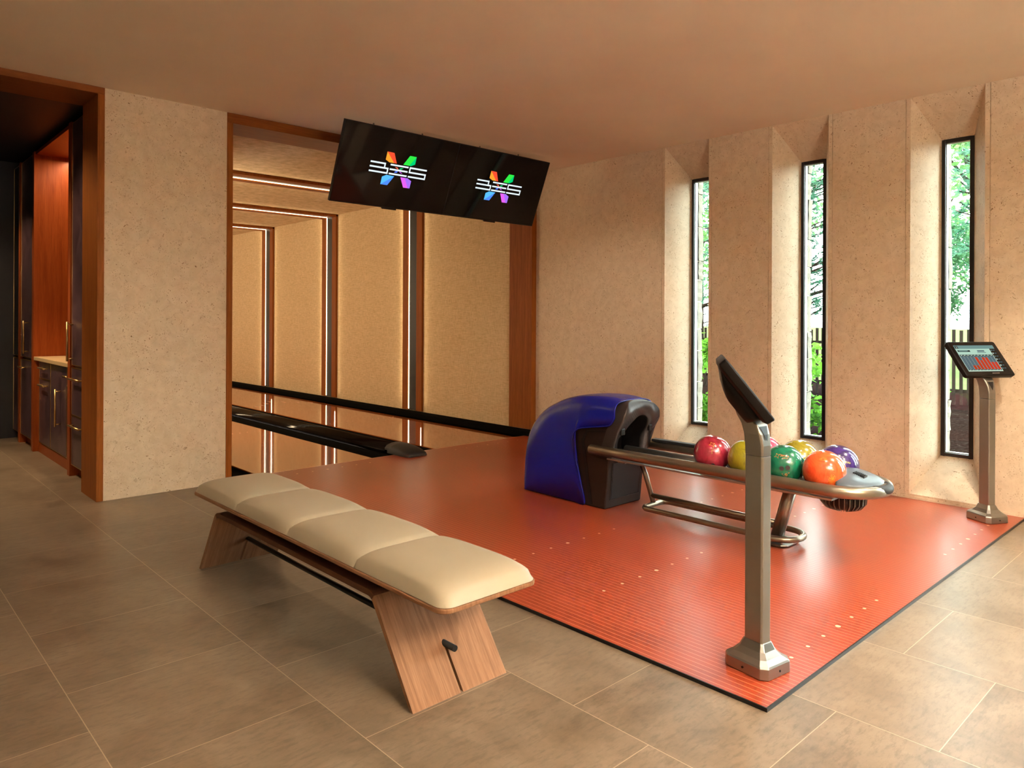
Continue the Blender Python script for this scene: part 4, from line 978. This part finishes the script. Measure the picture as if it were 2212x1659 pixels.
terminal((-0.24, -4.245), math.radians(-30), math.radians(-30), 'scoring terminal with lit bar chart screen in front of the right window')

# ------------------------------------------------------------------ unseen recessed downlights (fixtures for the inferred and the added lamps)
for i, (x, y, e, a, aim) in enumerate(LAMPS):
    t = thing('downlight', (x, y, CEIL), ['recessed ceiling downlight above the front corner of the red floor', 'added ceiling downlight near the window wall, over the floor edge', 'recessed adjustable spot aimed at the blank stone panel of the window wall', 'added ceiling downlight above the near end of the bench', 'added ceiling downlight over the floor left of the bench', 'added spot aimed at the stone pier between doorway and lanes', 'added ceiling downlight behind the viewer, to the right', 'added ceiling downlight in front of the corridor doorway'][i], 'ceiling light', 'recessed ceiling downlights')
    obj('bezel', MB().lathe([(0.045, CEIL-0.002), (0.062, CEIL-0.004), (0.062, CEIL-0.0005)], x, y, 24), M['black'], t)
    obj('lens', MB().lathe([(0.0, CEIL-0.0015), (0.044, CEIL-0.0015)], x, y, 24), M['lamp_glow'], t)

for (x, y, r) in ((-4.2, -7.6, 0.46), (-7.3, -5.0, 0.36)):  # hanging bowls for the added fill uplights, never in view
    t = thing('fill_uplight_bowl', (x, y, CEIL), 'added black bowl fill uplight, unseen behind the viewer' if r > 0.4 else 'smaller added black bowl fill uplight, unseen far left behind the viewer', 'pendant lamp')
    obj('bowl', MB().lathe([(0.0, 2.16), (r*0.6, 2.17), (r, 2.235), (r, 2.242), (r*0.6, 2.18), (0, 2.17)], x, y, 32), M['black'], t); obj('cord', MB().tube([(x, y, 2.17), (x, y, CEIL)], 0.004, 6), M['black'], t)

# ------------------------------------------------------------------ outside
def ground_mat():
    m, nt, b = newmat('bark_mulch'); v = coords(nt); n = noise(nt, v, 40, 6, 0.8)
    nt.links.new(ramp(nt, n, [(0.35, (0.002, 0.001, 0.0008)), (0.55, (0.0075, 0.0042, 0.0034)), (0.7, (0.020, 0.015, 0.012))]), b.inputs['Base Color']); b.inputs['Roughness'].default_value = 0.95; b.inputs['Specular IOR Level'].default_value = 0; bump(nt, b, n, 1, 0.03); return m
def gh(x, y): return 0.03+0.045*max(0, x-1.5)*(1 if x < 6 else 0)+(0.2 if x >= 6 else 0)+0.02*math.sin(3*x+2*y)
m = MB(); rows = [[(0.42+0.3*i, -12+0.5*j, gh(0.42+0.3*i, -12+0.5*j) if i > 1 else 0.0) for j in range(44)] for i in range(22)]
m.grid(rows, None, True); struct('ground', m, ground_mat())
def grass_mat():
    m, nt, b = newmat('sunlit_lawn'); v = coords(nt); nt.links.new(ramp(nt, noise(nt, v, 3, 6, 0.8), [(0.3, (0.020, 0.027, 0.009)), (0.7, (0.036, 0.042, 0.018))]), b.inputs['Base Color']); b.inputs['Roughness'].default_value = 0.9; b.inputs['Specular IOR Level'].default_value = 0; return m
m = MB(); m.grid([[(6.6, -25, 0.2), (6.6, 30, 0.2)], [(60, -60, 0.6), (60, 80, 0.6)]], None, False); struct('ground_lawn', m, grass_mat())
# picket fence
t = thing('picket_fence', (5.0, -1.2, 0.1), 'weathered brown picket fence beyond the windows', 'fence')
FM = wood('fence_wood', (0.008, 0.006, 0.0045), (0.014, 0.010, 0.008), 0.85, spec=0.0)
rnd = random.Random(5)
for k in range(56):
    y = -3.45+0.0845*k; top = 1.13+rnd.uniform(-0.02, 0.02)
    obj('picket', box(4.99, 5.01, y, y+0.036, 0.08, top), FM, t)
for z in (0.34, 0.92): obj('rail', box(5.012, 5.04, -3.5, 1.4, z, z+0.04), FM, t)
def leaf_mat(name, c1, c2, trans=0.4):
    m, nt, b = newmat(name); v = coords(nt)
    nt.links.new(ramp(nt, noise(nt, v, 9, 2), [(0.35, c1), (0.65, c2)]), b.inputs['Base Color']); b.inputs['Roughness'].default_value = 0.5; b.inputs['Specular IOR Level'].default_value = 0.02
    tr = nt.nodes.new('ShaderNodeBsdfTranslucent'); tr.inputs[0].default_value = (*[min(1, k*1.5) for k in c2], 1); mx = nt.nodes.new('ShaderNodeMixShader'); mx.inputs[0].default_value = trans
    out = nt.nodes['Material Output']; nt.links.new(b.outputs[0], mx.inputs[1]); nt.links.new(tr.outputs[0], mx.inputs[2]); nt.links.new(mx.outputs[0], out.inputs[0]); return m
LEAF = leaf_mat('bright_leaf', (0.014, 0.050, 0.004), (0.045, 0.110, 0.010)); LEAF2 = leaf_mat('tree_leaf', (0.014, 0.042, 0.010), (0.045, 0.090, 0.025)); NEED = leaf_mat('pine_needle', (0.006, 0.030, 0.016), (0.026, 0.066, 0.040), 0.2)
JUN = leaf_mat('juniper', (0.006, 0.026, 0.010), (0.022, 0.055, 0.022), 0.25); BARK = wood('bark', (0.006, 0.004, 0.003), (0.011, 0.008, 0.006), 0.95, spec=0.0); CONE = flat('pine_bud', (0.04, 0.014, 0.005), 0.7)
def pine(loc, h, n, rad, zmin, label, seed, group='pines'):
    rnd = random.Random(seed); x, y = loc; z0 = gh(x, y)
    t = thing('pine_tree', (x, y, z0), label, 'tree', group)
    tr = MB(); tr.tube([(x, y, z0-0.05), (x+0.05, y-0.03, z0+h*0.5), (x, y, z0+h)], [0.07, 0.05, 0.02], 8)
    nd = MB(); bd = MB()
    for k in range(n):
        z = rnd.uniform(zmin, h); a = rnd.uniform(0, 2*PI); r = rad*(1-0.6*(z-zmin)/(h-zmin+0.01))*math.sqrt(rnd.uniform(0.08, 1))
        c = Vector((x+r*math.cos(a), y+r*math.sin(a), z0+z+0.15*r))
        if k % 5 == 0: tr.tube([(x, y, z0+z-0.15*r), tuple(c)], [0.016, 0.006], 5)
        ax = Vector((math.cos(a), math.sin(a), rnd.uniform(0.0, 0.9))).normalized()
        p, q = ax.orthogonal().normalized(), None; q = ax.cross(p)
        for j in range(26):
            th = rnd.uniform(0, 2*PI); sp2 = rnd.uniform(0.25, 1.3); d = (ax*math.cos(sp2)+(p*math.cos(th)+q*math.sin(th))*math.sin(sp2)).normalized(); L_ = rnd.uniform(0.09, 0.16)
            s = d.orthogonal().normalized()*0.0045; b0 = c-ax*rnd.uniform(0, 0.06)
            nd.face([b0-s, b0+s, b0+d*L_])
        if rnd.random() < 0.35: bd.tube([c-ax*0.01, c+ax*0.025], [0.009, 0.004], 6)
    obj('trunk', tr, BARK, t); o = obj('needles', nd, NEED, t, recalc=False); obj('buds', bd, CONE, t)
def leafy(name, loc, h, n, rad, zmin, size, mat, label, cat, seed, group=None, trunk=0.05, squash=1.0, dens=0.0):
    rnd = random.Random(seed); x, y = loc; z0 = gh(x, y)
    t = thing(name, (x, y, z0), label, cat, group)
    tr = MB(); tr.tube([(x, y, z0-0.05), (x+0.02, y, z0+h*0.45), (x-0.03, y+0.03, z0+h*0.85)], [trunk, trunk*0.7, trunk*0.2], 7)
    for k in range(6):
        a = rnd.uniform(0, 2*PI); tr.tube([(x, y, z0+h*rnd.uniform(0.1, 0.5)), (x+rad*0.7*math.cos(a), y+rad*0.7*math.sin(a), z0+h*rnd.uniform(0.5, 0.9))], [trunk*0.45, trunk*0.12], 5)
    lf = MB()
    clumps = [(rnd.uniform(0, 2*PI), math.sqrt(rnd.random()), rnd.uniform(zmin, h)) for _ in range(max(6, n//60))]
    for k in range(n):
        a, rr_, z = rnd.choice(clumps); cz = (z-zmin)/(h-zmin); R_ = rad*(0.35+0.9*math.sin(PI*min(max(cz, 0.03), 0.97)))
        c = Vector((x+R_*rr_*math.cos(a)+rnd.gauss(0, rad*0.13), y+R_*rr_*math.sin(a)+rnd.gauss(0, rad*0.13), z0+z+rnd.gauss(0, rad*0.12)))
        c.z = max(c.z, z0+0.03)
        d = Vector((rnd.gauss(0, 1), rnd.gauss(0, 1), rnd.gauss(0, 0.5)-0.2)).normalized(); s = d.orthogonal().normalized(); s.rotate(Matrix.Rotation(rnd.uniform(0, PI), 3, d)); S = size*rnd.uniform(0.6, 1.2)
        w1 = s*S*0.28; up = d.cross(s)*S*0.05
        lf.face([c, c+d*S*0.35+w1+up, c+d*S, c+d*S*0.35-w1+up])
    obj('trunk', tr, BARK, t); obj('foliage', lf, mat, t, recalc=False)
pine((3.05, -1.36), 4.2, 950, 0.85, 1.15, 'green pine with long needles outside the middle window', 11)
pine((3.6, -3.65), 4.4, 480, 0.85, 1.5, 'blue-green pine just outside the right window', 12)
pine((3.6, 0.62), 4.4, 520, 1.0, 1.0, 'pine seen past the stone jamb of the left window', 13)
leafy('juniper', (5.7, -2.2), 2.45, 6500, 0.45, 1.15, 0.06, JUN, 'dense juniper rising behind the fence outside the right window', 'tree', 21, None, 0.02)
leafy('hydrangea_bush', (1.75, -2.05), 0.85, 1500, 0.42, 0.05, 0.095, LEAF, 'bright green broad-leaved bush low outside the middle window', 'bush', 31, 'broad-leaved bushes outside the windows', 0.012)
leafy('hydrangea_bush', (1.9, -0.75), 0.95, 1500, 0.42, 0.05, 0.095, LEAF, 'bright green broad-leaved bush low outside the left window', 'bush', 32, 'broad-leaved bushes outside the windows', 0.012)
leafy('leafy_sapling', (1.6, -3.27), 0.75, 16, 0.18, 0.25, 0.16, LEAF, 'few long green leaves near the mulch outside the right window', 'bush', 33, None, 0.008)
for k, (x, y, h, r) in enumerate(((9.8, -1.9, 6.0, 1.55), (14.5, 1.2, 8.0, 1.9), (9.4, 3.0, 6.0, 1.55), (15.0, 7.5, 8.5, 2.0), (9.0, 7.2, 6.0, 1.6))):
    leafy('broadleaf_tree', (x, y), h, 4500, r, 1.9, 0.17, LEAF2, ['pale green tree glimpsed at the top of the right window', 'tall pale tree farther back behind the juniper', 'light green tree behind the pine of the middle window', 'distant pale tree seen between the pine branches', 'light green tree behind the left window'][k], 'tree', 40+k, 'broadleaf trees beyond the fence', 0.12)
